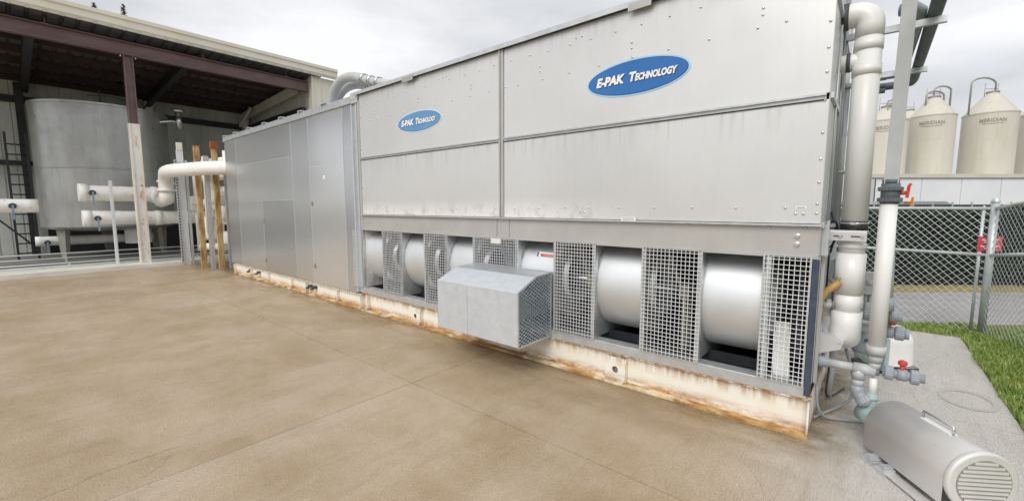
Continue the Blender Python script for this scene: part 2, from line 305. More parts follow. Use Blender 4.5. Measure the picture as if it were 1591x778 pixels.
    def prism(s, poly, d):                                    # planar polygon extruded by vector d
        d = Vector(d); n = len(poly); p = [Vector(q) for q in poly]
        return s.add(p+[q+d for q in p], [tuple(range(n-1, -1, -1)), tuple(range(n, 2*n))]+[(i, (i+1) % n, n+(i+1) % n, n+i) for i in range(n)])
    def mesh(s, name, m, off=(0, 0, 0)):
        me = bpy.data.meshes.new(name)
        me.from_pydata([(v[0]-off[0], v[1]-off[1], v[2]-off[2]) for v in s.v], [], s.f)
        me.polygons.foreach_set('use_smooth', s.sm); me.materials.append(MATS[m] if isinstance(m, str) else m); me.update()
        return me
def base_of(o):
    b = Vector((0, 0, 0))
    while o: b += o.location; o = o.parent
    return b
def props(o, label=None, cat=None, group=None, kind=None):
    if label: o['label'] = label
    if cat: o['category'] = cat
    if group: o['group'] = group
    if kind: o['kind'] = kind
    return o
def thing(name, loc, label, cat, group=None, rz=0):
    o = bpy.data.objects.new(name, None); col.objects.link(o); o.location = loc; o.rotation_euler = (0, 0, rz); o.empty_display_size = .2
    return props(o, label, cat, group)
def part(name, mb, m, parent, label=None, kind=None, bevel=0):   # coordinates given in the world (unrotated parents) become local
    o = bpy.data.objects.new(name, mb.mesh(name, m, base_of(parent))); col.objects.link(o); o.parent = parent
    if bevel:
        mo = o.modifiers.new('bevel', 'BEVEL'); mo.width = bevel; mo.segments = 2; mo.limit_method = 'ANGLE'
    return props(o, label, None, None, kind)
def lpart(name, mb, m, parent, **k):                              # coordinates already local to the parent
    o = bpy.data.objects.new(name, mb.mesh(name, m)); col.objects.link(o); o.parent = parent
    return props(o, k.get('label'), None, None, k.get('kind'))
def single(name, mb, m, label, cat, group=None, loc=None):
    loc = loc or (sum(v[0] for v in mb.v)/len(mb.v), sum(v[1] for v in mb.v)/len(mb.v), min(v[2] for v in mb.v))
    o = bpy.data.objects.new(name, mb.mesh(name, m, loc)); col.objects.link(o); o.location = loc
    return props(o, label, cat, group)
def struct(name, mb, m, parent=None):
    o = bpy.data.objects.new(name, mb.mesh(name, m)); col.objects.link(o); o.parent = parent
    if not parent: o['kind'] = 'structure'
    return o
def dup(o, loc=None, label=None, parent=None):
    c = o.copy(); col.objects.link(c)
    if parent: c.parent = parent
    if loc is not None: c.location = loc
    if label: c['label'] = label
    for ch in o.children: dup(ch, None, None, c)
    return c
def inst(name, me, parent, loc, rot=None):                         # piece sharing mesh data, loc in the parent's frame
    o = bpy.data.objects.new(name, me); col.objects.link(o); o.parent = parent; o.location = loc
    if rot: o.rotation_euler = rot
    return o
def text_mb(body, size, shear=0, off=0, width=1.0):
    cu = bpy.data.curves.new('lettering', 'FONT'); cu.body = body; cu.size = size; cu.shear = shear; cu.offset = off; cu.align_x = 'CENTER'; cu.resolution_u = 3; cu.space_character = width; cu.extrude = .0006
    o = bpy.data.objects.new('lettering', cu); col.objects.link(o); bpy.context.view_layer.update()
    me = bpy.data.meshes.new_from_object(o.evaluated_get(bpy.context.evaluated_depsgraph_get()))
    mb = MB(); mb.add([tuple(v.co) for v in me.vertices], [tuple(p.vertices) for p in me.polygons])
    bpy.data.objects.remove(o); bpy.data.curves.remove(cu); bpy.data.meshes.remove(me); return mb
def fit_text(mb, x0, x1, y, z0, z1, slope=0, drop=0, shift=0):     # text facing -Y between two x and two z
    xs = [v[0] for v in mb.v]; ys = [v[1] for v in mb.v]; a, b, c, d = min(xs), max(xs), min(ys), max(ys)
    mb.v = [(x0+(v[0]-a)/(b-a)*(x1-x0)+shift, y-v[2], z0+(v[1]-c)/(d-c)*(z1-z0)+drop) for v in mb.v]; return mb
def arc(c, r, a0, a1, ax, ay, n=8):
    c, ax, ay = Vector(c), Vector(ax), Vector(ay); return [c+ax*r*math.cos(a0+(a1-a0)*i/n)+ay*r*math.sin(a0+(a1-a0)*i/n) for i in range(n+1)]
FH = Vector((math.cos(hd), math.sin(hd), 0)); RH = Vector((math.sin(hd), -math.cos(hd), 0))
def bgp(l, d, z=0): return FH*d+RH*l+Vector((0, 0, z))             # lateral / distance frame of the road behind the site
BG = hd-math.pi/2

#@@SETTING
# ------------------------------------------------------------ ground, yard slabs, road
g = MB(); g.add([(-400, -400, -.05), (400, -400, -.05), (400, 400, -.05), (-400, 400, -.05)], [(0, 1, 2, 3)]); struct('ground', g, 'ground_soil')
yard = bpy.data.objects.new('concrete_yard', None); col.objects.link(yard); yard['kind'] = 'structure'
b = MB(); b.box(-16.2, 1.04, -14, 8.38, -.045, -.014); o = part('joint_bed', b, 'joint_fill', yard)
xs = [-16.2, -9.9, -3.5, 1.05]; ys = [-14, -7.4, -2.4, 2.55, 8.4]
gap = .0035
for i in range(len(xs)-1):
    for j in range(len(ys)-1):
        x0, x1, y0, y1 = xs[i]+gap, xs[i+1]-gap, ys[j]+gap, ys[j+1]-gap
        m = 'yard_concrete'
        b = MB(); b.add([(x0, y0, 0), (x1, y0, 0), (x1, y1, 0), (x0, y1, 0), (x0, y0, -.03), (x1, y0, -.03), (x1, y1, -.03), (x0, y1, -.03)],
                        [(0, 1, 2, 3), (0, 4, 5, 1), (1, 5, 6, 2), (2, 6, 7, 3), (3, 7, 4, 0)])
        part('slab', b, m, yard)
# faint round scar on the pad
b = MB(); ring = []
for k in range(40):
    t = 2*math.pi*k/40; ring += [(.80+.20*math.cos(t), 5.68+.27*math.sin(t), .0035), (.80+.155*math.cos(t), 5.68+.215*math.sin(t), .0035)]
b.add(ring, [(2*k, (2*k+2) % 80, (2*k+3) % 80, 2*k+1) for k in range(40)]); part('ring_mark', b, 'pad_ring', yard)
b = MB(); b.add([bgp(2, 6.35, -.02), bgp(60, 6.35, -.02), bgp(60, 8.98, -.02), bgp(2, 8.98, -.02)], [(0, 1, 2, 3)]); struct('road', b, 'asphalt')
b = MB(); b.add([bgp(2, 8.98, -.012), bgp(60, 8.98, -.012), bgp(60, 10.6, .03), bgp(2, 10.6, .03)], [(0, 1, 2, 3)]); struct('verge', b, 'dry_verge')
b = MB(); b.add([bgp(2, 8.93, -.02), bgp(60, 8.93, -.02), bgp(60, 8.93, .05), bgp(2, 8.93, .05), bgp(2, 9.05, .05), bgp(60, 9.05, .05)], [(0, 1, 2, 3), (3, 2, 5, 4)]); struct('road_kerb', b, 'dry_verge')
def gz(x, y):                                                        # the lawn rises gently to the right of the pad
    return .0+max(0, x-1.05)*.16*np.clip((9-y)/2, 0, 1) if np.isscalar(x) else np.maximum(0, x-1.05)*.16*np.clip((9-y)/2, 0, 1)
nx, ny = 24, 40; b = MB(); vs = []
for j in range(ny+1):
    for i in range(nx+1):
        x, y = 1.055+i*.35, -12+j*(22.5/ny); vs.append((x, y, float(gz(x, y))-.012))
b.add(vs, [(j*(nx+1)+i, j*(nx+1)+i+1, (j+1)*(nx+1)+i+1, (j+1)*(nx+1)+i) for j in range(ny) for i in range(nx) if True])
keep = [f for f in b.f if all((Vector(b.v[k]).dot(FH)) < 6.45 for k in f)]; b.f = keep; b.sm = [True]*len(keep)
struct('lawn', b, 'grass_soil')
b = MB(); b.add([(-2.6, 8.41, -.012), (1.3, 8.41, -.012), bgp(8.2, 6.4, -.012), bgp(2, 6.4, -.012)], [(0, 1, 2, 3)]); struct('lawn_strip', b, 'grass_soil')
def grass(name, n, sampler):
    P = sampler(n); n = len(P); a = rng.uniform(0, 2*np.pi, n); h = rng.uniform(.035, .085, n); w = rng.uniform(.0035, .007, n); ln = rng.uniform(-.035, .035, (n, 2))
    V = np.zeros((n, 5, 3)); dx, dy = np.cos(a)*w, np.sin(a)*w
    V[:, 0] = P-np.stack([dx, dy, 0*a], 1); V[:, 1] = P+np.stack([dx, dy, 0*a], 1)
    mid = P+np.stack([ln[:, 0]*.4, ln[:, 1]*.4, h*.6], 1); V[:, 2] = mid+np.stack([dx*.8, dy*.8, 0*a], 1); V[:, 3] = mid-np.stack([dx*.8, dy*.8, 0*a], 1)
    V[:, 4] = P+np.stack([ln[:, 0], ln[:, 1], h], 1)
    idx = (np.arange(n)*5)[:, None]; q = np.concatenate([idx+np.array([0, 1, 2, 3])], 1); tr = idx+np.array([3, 2, 4])
    me = bpy.data.meshes.new(name); me.from_pydata(V.reshape(-1, 3).tolist(), [], q.tolist()+tr.tolist()); me.materials.append(MATS['grass_blade'])
    o = bpy.data.objects.new(name, me); col.objects.link(o); o['kind'] = 'stuff'; o['label'] = 'bright green grass beside the pale concrete pad and along the fence'; o['category'] = 'grass'
def samp(n):
    n2 = int(n*.72); x = 1.05+rng.power(1, n2)*1.7; y = rng.uniform(3.6, 9.2, n2); x += .012*np.sin(y*5)-.005
    a = np.stack([x, y, gz(x, y)-.012], 1)
    x = rng.uniform(-3.2, 1.3, n-n2); y = rng.uniform(8.36, 9.9, n-n2); a = np.concatenate([a, np.stack([x, y, 0*x-.012], 1)])
    d = a[:, 0]*FH.x+a[:, 1]*FH.y; return a[d < 6.42]
grass('grass', 62000, samp)
#@@SHED
# ------------------------------------------------------------ open shed
SX = -16.6
shed = thing('open_shed', (-19.6, 0, 0), 'long open-fronted metal shed with maroon beams and cream roof edge', 'shed')
b = MB(); b.box(-16.32, -16.22, -2.9, 7.9, -.04, .13, ch=.012); part('curb', b, 'curb_paint', shed)
b = MB(); b.box(-23.2, -16.32, -2.9, 8.6, -.04, .118); part('floor_slab', b, 'shed_slab', shed)
b = MB(); b.box(-17.25, -16.325, -2.9, 7.7, .1185, .1245); part('painted_strip', b, 'curb_paint', shed)
def ibeam(b, y0, y1, x, zt, zb, fw=.2, tf=.02, tw=.014):
    b.box(x-fw/2, x+fw/2, y0, y1, zt-tf, zt); b.box(x-fw/2, x+fw/2, y0, y1, zb, zb+tf); b.box(x-tw/2, x+tw/2, y0, y1, zb+tf, zt-tf)
b = MB(); ibeam(b, -2.8, 7.68, SX, 6.46, 6.09); part('front_beam', b, 'primer_steel', shed)
for y in (-2.65, 2.57):
    b = MB(); b.box(SX-.09, SX+.09, y-.105, y-.085, 4.19, 6.085); b.box(SX-.09, SX+.09, y+.085, y+.105, 4.19, 6.085); b.box(SX-.008, SX+.008, y-.085, y+.085, 4.19, 6.085)
    c = part('column', b, 'primer_steel', shed)
    b = MB(); b.box(SX-.1, SX+.1, y-.12, y-.098, .12, 4.188); b.box(SX-.1, SX+.1, y+.098, y+.12, .12, 4.188); b.box(SX+.07, SX+.085, y-.0975, y+.0975, .1405, 4.188); part('lower_post', b, 'worn_white_post', c)
    b = MB(); b.box(SX+.101, SX+.106, y-.12, y-.085, .14, 4.18); b.box(SX+.101, SX+.106, y+.085, y+.12, .14, 4.18); part('stained_flange_face', b, 'worn_cream_face', c)
    for k in (-.16, .16): b = MB(); b.rod((SX+.05, y+k, 6.02), (SX+.05, y+k, 6.085), .022, 8); part('bolt', b, 'clamp_steel', c)
    b = MB(); b.box(SX-.17, SX+.17, y-.17, y+.17, .12, .14); part('base_plate', b, 'worn_white_post', c)
def deck_z(x): return 6.66-(SX+.3-x)*.055
me = None
b = MB(); prof = []
for i in range(0, 8):                                                     # one roof sheet .9 m wide with ribs that run front to back
    y = i*.1286; h = .04 if i in (0, 3, 4, 7) else 0; prof.append((y, h))
prof = [(0, .045), (.03, .045), (.05, 0), (.25, 0), (.27, .045), (.33, .045), (.35, 0), (.55, 0), (.57, .045), (.63, .045), (.65, 0), (.85, 0), (.87, .045), (.9, .045)]
vs = [(x, y, deck_z(x)+h) for x in (-23.05, -16.2) for y, h in prof]; n = len(prof)
b.add(vs, [(i, i+1, n+i+1, n+i) for i in range(n-1)]); me = b.mesh('roof_sheet', 'deck_under', (-19.6, 0, 0))
for k in range(12): inst('roof_sheet', me, shed, (0, -2.9+k*.9+.0, 0))
for x in (-17.0, -18.2, -19.4, -20.6, -21.8, -22.75):
    z = deck_z(x)-.005; b = MB(); b.box(x-.05, x+.05, -2.8, 7.7, z-.03, z-.01); b.box(x-.006, x+.006, -2.8, 7.7, z-.2, z-.03); b.box(x-.05, x+.01, -2.8, 7.7, z-.215, z-.2); part('purlin', b, 'primer_dark', shed)
for y in (-2.6, .7, 3.95):
    b = MB(); z0, z1 = deck_z(SX)-.24, deck_z(-22.8)-.24
    for dz, w, hh in ((0, .18, .02), (-.15, .012, .28), (-.3, .18, .02)): b.beam((SX-.12, y, z0+dz-.01), (-22.8, y, z1+dz-.01), w, hh)
    part('rafter', b, 'dark_steel', shed)
b = MB(); z0, z1 = deck_z(SX)-.26, deck_z(-22.8)-.2; b.beam((SX-.6, 7.5, z0-.12), (-22.8, 7.5, z1-.12), .16, .3); part('end_rafter', b, 'cream_trim', shed)
b = MB(); b.beam((-22.7, -2.8, 5.46), (-22.7, 7.6, 5.46), .16, .22); b.beam((-22.7, -2.8, 3.3), (-22.7, 7.6, 3.3), .12, .16); part('girt', b, 'dark_steel', shed)
b = MB(); b.beam((-22.5, 7.6, 5.46), (SX-.2, 7.6, 5.46), .14, .2); part('girt', b, 'dark_steel', shed)
for y, m in ((.55, 'dark_steel'), (4.0, 'cream_trim'), (7.45, 'cream_trim'), (-2.6, 'dark_steel')):
    b = MB(); b.box(-22.68, -22.45, y-.1, y+.1, .12, 6.0); part('back_column', b, m, shed)
b = MB(); b.beam((-22.55, 7.25, 5.5), (-21.2, 7.25, 6.1), .1, .1); part('knee_brace', b, 'cream_trim', shed)
sp = [(0, .03), (.03, .03), (.045, 0), (.285, 0), (.3, .03), (.33, .03), (.345, 0), (.585, 0), (.6, .03), (.63, .03), (.645, 0), (.885, 0), (.9, .03)]
n = len(sp)
b = MB(); b.add([(-22.85-h, y, z) for z in (.12, 6.38) for y, h in sp], [(i, i+1, n+i+1, n+i) for i in range(n-1)]); me = b.mesh('siding_panel', 'siding_inside', (-19.6, 0, 0))
for k in range(12): inst('siding_panel', me, shed, (0, -2.95+k*.9, 0))
b = MB(); b.box(-22.84, -22.80, .9, 7.4, .12, 1.25); part('dark_liner', b, 'dark_steel', shed)  # added dark sheet, painted shade behind and below the tank
b = MB(); b.add([(x, 7.76+h, z) for z in (.12, 6.62) for x, h in sp], [(i, n+i, n+i+1, i+1) for i in range(n-1)]); me = b.mesh('siding_panel', 'siding_inside', (0, 0, 0))
for k in range(7): inst('siding_panel', me, shed, (-22.9+k*.9+19.6, 0, 0))
b = MB(); b.add([(x, 8.52, z) for z in (.12, 6.62) for x in (-22.9, SX)], [(0, 1, 3, 2)]); part('outer_siding', b, 'cream_trim', shed)
b = MB(); b.box(SX-.05, SX+.24, 7.72, 8.60, .12, 6.66); b.box(SX+.24, SX+.262, 7.72, 7.80, .12, 6.66); b.box(SX+.24, SX+.262, 8.02, 8.06, .12, 6.66); b.box(SX+.24, SX+.262, 8.54, 8.60, .12, 6.66); part('jamb_trim', b, 'cream_trim', shed)
b = MB(); pr = [(SX+.30, 6.69), (SX+.38, 6.67), (SX+.40, 6.74), (SX+.42, 6.76), (SX+.42, 6.93), (SX+.45, 6.95), (SX+.45, 7.05), (SX+.30, 7.10)]
b.prism([(x, -3.0, z) for x, z in pr], (0, 11.67, 0)); part('gutter_fascia', b, 'cream_trim', shed)
b = MB(); b.add([(SX+.3, -3.0, 7.09), (SX+.3, 8.66, 7.09), (-23.2, 8.66, 6.7), (-23.2, -3.0, 6.7)], [(0, 1, 2, 3)]); part('roof_top', b, 'cream_trim', shed)
for y in (1.0, 4.4, 6.9):
    b = MB(); b.rod((SX+.02, y, 6.46), (SX+.02, y, 6.66), .018, 8); b.box(SX-.05, SX+.09, y-.06, y+.06, 6.461, 6.475); part('hanger_bolt', b, 'primer_steel', shed)
# storage tank
TC = (-20.35, 2.36); TR = 1.72
tank = thing('storage_tank', (*TC, .12), 'large round stainless storage tank on legs inside the shed', 'tank')
b = MB(); b.lathe([(0, 1.02), (1.2, 1.02), (TR-.05, 1.1), (TR, 1.16), (TR, 2.98), (TR+.012, 2.99), (TR+.012, 3.02), (TR, 3.03), (TR, 4.95), (TR+.025, 4.96), (TR+.025, 5.03), (TR-.02, 5.04), (.3, 5.30), (0, 5.30)], (*TC, 0), n=64); part('shell', b, 'tank_steel', tank)
for k in range(5):
    a = R((-62, 58, 118, 180, 238)[k]); ca, sa = math.cos(a), math.sin(a); c0 = Vector((TC[0]+1.42*ca, TC[1]+1.42*sa, 0)); tn = Vector((-sa, ca, 0)); rd = Vector((ca, sa, 0))
    b = MB(); b.add([c0+tn*.2*i+rd*.07*j+Vector((0, 0, 1.2)) for i, j in ((-1, -1), (1, -1), (1, 1), (-1, 1))]+[c0+tn*.08*i+rd*.05*j+Vector((0, 0, .13)) for i, j in ((-1, -1), (1, -1), (1, 1), (-1, 1))], [(0, 1, 2, 3), (7, 6, 5, 4)]+[(i, 4+i, 4+(i+1) % 4, (i+1) % 4) for i in range(4)]); part('leg', b, 'tank_leg', tank)
b = MB(); b.tube([(-19.4, 3.45, 4.62), (-19.32, 3.7, 4.75), (-19.3, 4.0, 4.82), (-19.3, 4.2, 4.82)], .065, 10); b.rod((-19.3, 4.24, 4.55), (-19.3, 4.24, 5.16), .09, 14); b.rod((-19.3, 4.24, 5.16), (-19.3, 4.24, 5.26), .19, 16); b.rod((-19.4, 3.42, 4.66), (-19.42, 3.4, 4.6), .1, 12); part('vent_pipe', b, 'clamp_steel', tank)
b = MB(); b.rod((-19.2, 2.2, 5.0), (-19.2, 2.2, 5.5), .03, 8); b.rod((-19.2, 2.7, 5.0), (-19.2, 2.7, 5.14), .1, 10); b.tube([(-19.2, 1.9, 5.3), (-19.2, 2.4, 5.36), (-19.2, 2.8, 5.3)], .02, 6); b.box(-19.3, -19.1, 3.0, 3.2, 5.0, 5.12); part('top_fitting', b, 'dark_grey', tank)
b = MB(); b.lathe([(0, 0), (.36, 0), (.36, .5), (0, .5)], (-19.6, 2.9, .55), n=24); part('outlet_drum', b, 'insulation', tank)
# round valve bodies between the two insulated pipes
def pipe_run(pts, r, label, valve_at=None, cuffs=(), n=18):
    c = Vector(pts[0]); t = thing('insulated_pipe', (c.x, c.y, 0), label, 'pipe', 'insulated white pipes in the shed')
    b = MB(); P = [Vector(p) for p in pts]; fine = []
    for a, d in zip(P, P[1:]):
        k = max(1, int((d-a).length/.12)); fine += [a+(d-a)*i/k for i in range(k)]
    fine.append(P[-1]); b.tube(fine, [r*(1+random.uniform(-.03, .035)) for _ in fine], n); part('jacket', b, 'insulation', t)
    for q, w in cuffs:
        b = MB(); q = Vector(q); b.rod(q-Vector((0, w/2, 0)), q+Vector((0, w/2, 0)), r*1.12, n); part('cuff', b, 'insulation', t)
    if valve_at:
        v = Vector(valve_at); b = MB(); b.rod(v, v+Vector((.08, 0, 0)), .075, 12); b.rod(v+Vector((.08, 0, 0)), v+Vector((.14, 0, 0)), .04, 10); h = part('valve', b, 'dark_grey', t)
        b = MB(); b.box(v.x+.14, v.x+.155, v.y-.02, v.y+.02, v.z-.36, v.z+.02); part('handle', b, 'blue_handle', h)
    return t
PX = -17.4
pipe_run([(PX, 1.42, 2.19), (PX, 3.32, 2.17)], .23, 'upper of two insulated white pipes crossing behind the white shed column', (PX+.2, 1.62, 2.2), [((PX, 3.05, 2.17), .16), ((PX, 1.45, 2.2), .2)])
pipe_run([(PX, 1.42, 1.475), (PX, 4.3, 1.44), (PX, 5.2, 1.44)], .21, 'lower of two insulated white pipes crossing behind the white shed column', (PX+.2, 1.68, 1.46), [((PX, 3.1, 1.45), .16), ((PX, 1.48, 1.46), .2), ((PX, 4.6, 1.44), .1)])
t = pipe_run([(PX, -1.8, 1.82), (PX, .35, 1.82), (PX, .56, 1.82)], .18, 'insulated white pipe ending beside the ladder at the left edge', (PX+.17, .1, 1.82))
t = pipe_run([(-20.2, .50, .70), (-20.2, 3.4, .70)], .15, 'thin insulated pipe running low between the tank legs', (-20.05, .75, .66))
# big elbowed pipe into the cabinet
t = thing('elbowed_pipe', (-15.7, 3.3, 0), 'fat white insulated pipe bending from its elbow into the cabinet end', 'pipe')
b = MB(); pts = [(-17.3, 3.32, 2.17)]
pts = [(-16.6, 3.2, 2.30), (-16.6, 3.22, 2.62), (-16.4, 3.17, 2.80), (-16.0, 3.14, 2.84), (-15.5, 3.20, 2.84), (-15.0, 3.36, 2.84), (-14.3, 3.62, 2.86), (-13.9, 3.9, 2.87), (-13.4, 4.25, 2.87)]
fine = []
for a, d in zip(pts, pts[1:]):
    a, d = Vector(a), Vector(d); k = max(1, int((d-a).length/.12)); fine += [a+(d-a)*i/k for i in range(k)]
fine.append(Vector(pts[-1]))
for _ in range(6): fine = [fine[0]]+[(fine[i-1]+fine[i]*2+fine[i+1])/4 for i in range(1, len(fine)-1)]+[fine[-1]]
b.tube(fine, [.19*(1+random.uniform(-.02, .025)) for _ in fine], 20); part('jacket', b, 'insulation', t)
b = MB(); b.rod((-16.6, 3.2, 2.26), (-16.6, 3.2, 2.34), .25, 20); b.rod((-16.6, 3.2, 2.50), (-16.6, 3.21, 2.56), .23, 20); part('flange', b, 'insulation', t)
b = MB(); b.tube([(-16.6, 3.2, 2.28), (-16.62, 3.2, 2.02), (-16.8, 3.1, 1.98), (-17.1, 3.1, 2.1), (-17.38, 3.3, 2.17)], .2, 18); part('lower_elbow', b, 'insulation', t)
# perforated strut
b = MB(); b.box(-16.95, -16.89, 1.95, 1.97, .12, 2.55); b.box(-16.89, -16.87, 1.95, 2.02, .12, 2.55)
for k in range(30): b.box(-16.868, -16.864, 1.975, 1.995, .2+k*.078, .235+k*.078)
single('perforated_strut', b, 'white_strut', 'thin perforated strut standing in front of the two insulated pipes', 'post')
# posts
def strut_post(x, y, w, h, m, name, label, cat='post', wx=.1, cap=None, ch=None):
    t = thing(name, (x, y, 0), label, cat)
    b = MB(); b.box(x-wx/2, x+wx/2, y-w/2, y+w/2, 0, h); part('post', b, m, t)
    if cap: b = MB(); b.box(x-wx/2-.02, x+wx/2+.02, y-w/2-.02, y+w/2+.02, h, h+cap[0]); part('post_top', b, cap[1], t)
    return t
t = strut_post(-16.15, 3.5, .16, 3.5, 'white_strut', 'pipe_support', 'wide white channel support between the elbow and the first rusty post', wx=.07)
for dy in (-.13, .13):
    b = MB(); b.box(-16.13, -16.07, 3.5+dy-.03, 3.5+dy+.03, 0, 3.2)
    part('side_channel', b, 'galv_strut', t)
b = MB()
for k in range(34): b.box(-16.066, -16.062, 3.35, 3.39, .15+k*.09, .19+k*.09)
part('slots', b, 'dark_grey', t)
b = MB(); b.box(-16.17, -16.09, 3.43, 3.57, 3.5, 3.72); part('post_top', b, 'worn_cream_face', t)
strut_post(-15.05, 3.66, .14, 3.53, 'rust_post', 'rusty_post', 'rusty yellow square post left of its redder-topped neighbour', cap=(.01, 'rust_post'), wx=.08)
t = strut_post(-14.35, 3.91, .14, 3.42, 'rust_post', 'rusty_post', 'rusty square post with a red top nearest the steel cabinet', cap=(.2, 'rust_red'), wx=.08)
for i, (x, y) in enumerate(((-15.2, 3.90), (-14.55, 3.76), (-14.3, 4.14))):
    b = MB(); b.box(x-.025, x+.025, y-.05, y+.05, 0, 3.3-.12*i); single('strut_channel', b, 'galv_strut', ('galvanised strut just right of the yellow rusty post', 'galvanised strut just left of the red-topped rusty post', 'galvanised strut squeezed between red-topped post and cabinet')[i], 'post', 'struts beside the rusty posts')
# cluster of white insulated fittings behind the rusty posts
t = thing('insulated_manifold', (-15.4, 4.5, 0), 'cluster of white insulated valves and vertical pipes behind the rusty posts', 'pipework')
for nm, pts, r in (('riser_pipe', [(-15.0, 4.35, .6), (-15.0, 4.35, 3.0)], .14), ('riser_pipe', [(-14.4, 4.65, .7), (-14.4, 4.65, 3.5)], .12), ('riser_pipe', [(-14.0, 4.9, .6), (-14.0, 4.9, 3.4)], .10),
                   ('branch_pipe', [(-15.9, 4.4, 3.2), (-14.0, 4.9, 3.25)], .13), ('branch_pipe', [(-15.6, 4.4, 2.3), (-14.0, 4.9, 2.3)], .15), ('branch_pipe', [(-15.6, 4.3, 1.35), (-13.9, 4.7, 1.4)], .14)):
    b = MB(); b.tube(pts, r, 14); part(nm, b, 'insulation', t)
for nm, pts, r in (('riser_pipe', [(-15.55, 4.1, .4), (-15.55, 4.1, 3.1)], .10), ('riser_pipe', [(-14.7, 4.15, 1.0), (-14.7, 4.15, 3.3)], .09), ('branch_pipe', [(-16.1, 4.0, 1.9), (-13.9, 4.35, 1.95)], .10), ('branch_pipe', [(-15.7, 4.2, 2.7), (-13.9, 4.6, 2.75)], .12), ('branch_pipe', [(-15.2, 4.05, .55), (-13.9, 4.3, .6)], .11)):
    b = MB(); b.tube(pts, r, 14); part(nm, b, 'insulation', t)
for c_, r in (((-15.5, 4.05, 1.9), .2), ((-14.1, 4.4, 1.6), .2), ((-14.95, 4.3, 1.15), .3), ((-14.4, 4.55, .75), .24), ((-14.6, 4.4, 2.0), .24), ((-14.9, 4.35, 2.9), .22)):
    b = MB(); b.lathe([(0, -r*1.25), (r*.7, -r*1.15), (r, -r*.7), (r, r*.7), (r*.7, r*1.15), (0, r*1.25)], c_, n=16); part('valve_jacket', b, 'insulation', t)
b = MB(); b.box(-15.35, -15.05, 4.0, 4.5, .75, 1.15); part('junction_box', b, 'worn_white_post', t)
t.location.x -= .9; t.location.y -= .15
# pipe runs near the shed floor, ladder
for i, (x, z) in enumerate(((-17.0, .17), (-17.3, .22), (-18.2, .29), (-18.3, .42))):
    b = MB(); b.rod((x, -2.7, z), (x, 7.4, z), .019, 8)
    for k in range(4): b.box(x-.02, x+.02, -2+k*3, -1.96+k*3, .119, z)
    single('conduit_run', b, 'conduit_pale', ('pale conduit lying lowest along the shed floor just behind the curb', 'second pale conduit up from the shed floor behind the curb', 'third pale conduit passing low before the tank legs', 'topmost pale conduit passing low before the tank legs')[i], 'conduit', 'conduits along the shed floor')
t = thing('ladder', (-20.6, .35, .12), 'dark steel ladder leaning at the left side of the tank', 'ladder')
for y in (.12, .56): b = MB(); b.box(-20.63, -20.57, y-.03, y+.03, .12, 4.1); part('rail', b, 'dark_steel', t)
b = MB(); b.rod((-20.6, .12, 0), (-20.6, .56, 0), .022, 8); me = b.mesh('rung', 'dark_steel', (-20.6, .35, 0))
for k in range(12): inst('rung', me, t, (0, 0, .2+k*.31))
b = MB(); b.beam((-20.9, -1.6, 3.2), (-20.9, .5, .5), .05, .05); single('diagonal_brace', b, 'dark_steel', 'thin dark diagonal brace crossing behind the ladder', 'brace')
#@@TOWER
# ------------------------------------------------------------ cooling tower
Y0 = 3.908; XL, XR, XM = -6.63, -.29, -3.46
twr = thing('cooling_tower', (XM, 5.05, 0), 'huge pale metal cooling tower with blue oval badges above caged fans', 'cooling tower')
def skid(par, x0, x1, zt, brks, splits=()):
    b = MB(); b.box(x0, x1, Y0+.035, Y0+.05, .02, zt-.012); part('skid_web', b, 'skid_paint', par)
    b = MB(); b.box(x0, x1, Y0-.045, Y0+.05, .0, .022); part('bottom_flange', b, 'skid_flange', par)
    b = MB(); b.box(x0, x1, Y0-.005, Y0+.1, zt-.012, zt); part('top_flange', b, 'skid_paint', par)
    b = MB(); b.box(x1-.012, x1, Y0-.04, 6.2, .023, zt-.013); part('end_plate', b, 'skid_paint', par)
    b = MB(); b.box(x0, x0+.012, Y0-.04, 6.2, .023, zt-.013); part('end_plate', b, 'skid_paint', par)
    for x in splits: b = MB(); b.box(x-.008, x+.008, Y0-.03, Y0+.034, .023, zt-.013); part('stiffener', b, 'skid_paint', par)
    for x in brks:
        n = 20; b = MB(); w, h, cz = .11, .125, .15; outer = []; inner = []
        for k in range(n):
            t = 2*math.pi*k/n; cx_, sz = math.cos(t), math.sin(t); q = 1/max(abs(cx_)/w, abs(sz)/h); outer.append((x+cx_*q, cz+sz*q)); inner.append((x+.034*cx_, cz+.036*sz))
        vs = [(a, Y0-.035, z) for a, z in outer]+[(a, Y0-.035, z) for a, z in inner]+[(a, Y0-.02, z) for a, z in inner]+[(a, Y0-.02, z) for a, z in outer]
        b.add(vs, [(k, (k+1) % n, n+(k+1) % n, n+k) for k in range(n)]+[(n+k, n+(k+1) % n, 2*n+(k+1) % n, 2*n+k) for k in range(n)]+[(3*n+k, 3*n+(k+1) % n, (k+1) % n, k) for k in range(n)])
        b.box(x-.11, x-.1, Y0-.02, Y0+.034, .03, .27); b.box(x+.1, x+.11, Y0-.02, Y0+.034, .03, .27)
        lg = part('lifting_lug', b, 'skid_paint', par)
        b = MB(); b.rod((x, Y0+.0, .15), (x, Y0+.032, .15), .05, 16); part('pin_hole', b, 'tank_leg', lg)
skid(twr, -6.72, -.272, .31, (-5.2, -1.9), (-6.55,))
b = MB(); b.box(-6.70, -.30, Y0-.012, Y0+.13, .311, .405, ch=.004); part('sill', b, 'galv', twr)
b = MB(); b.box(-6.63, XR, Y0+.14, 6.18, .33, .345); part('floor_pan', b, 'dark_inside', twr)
b = MB(); b.box(-6.63, XR, 5.2, 5.22, .346, 1.42); part('inner_wall', b, 'dark_inside', twr)
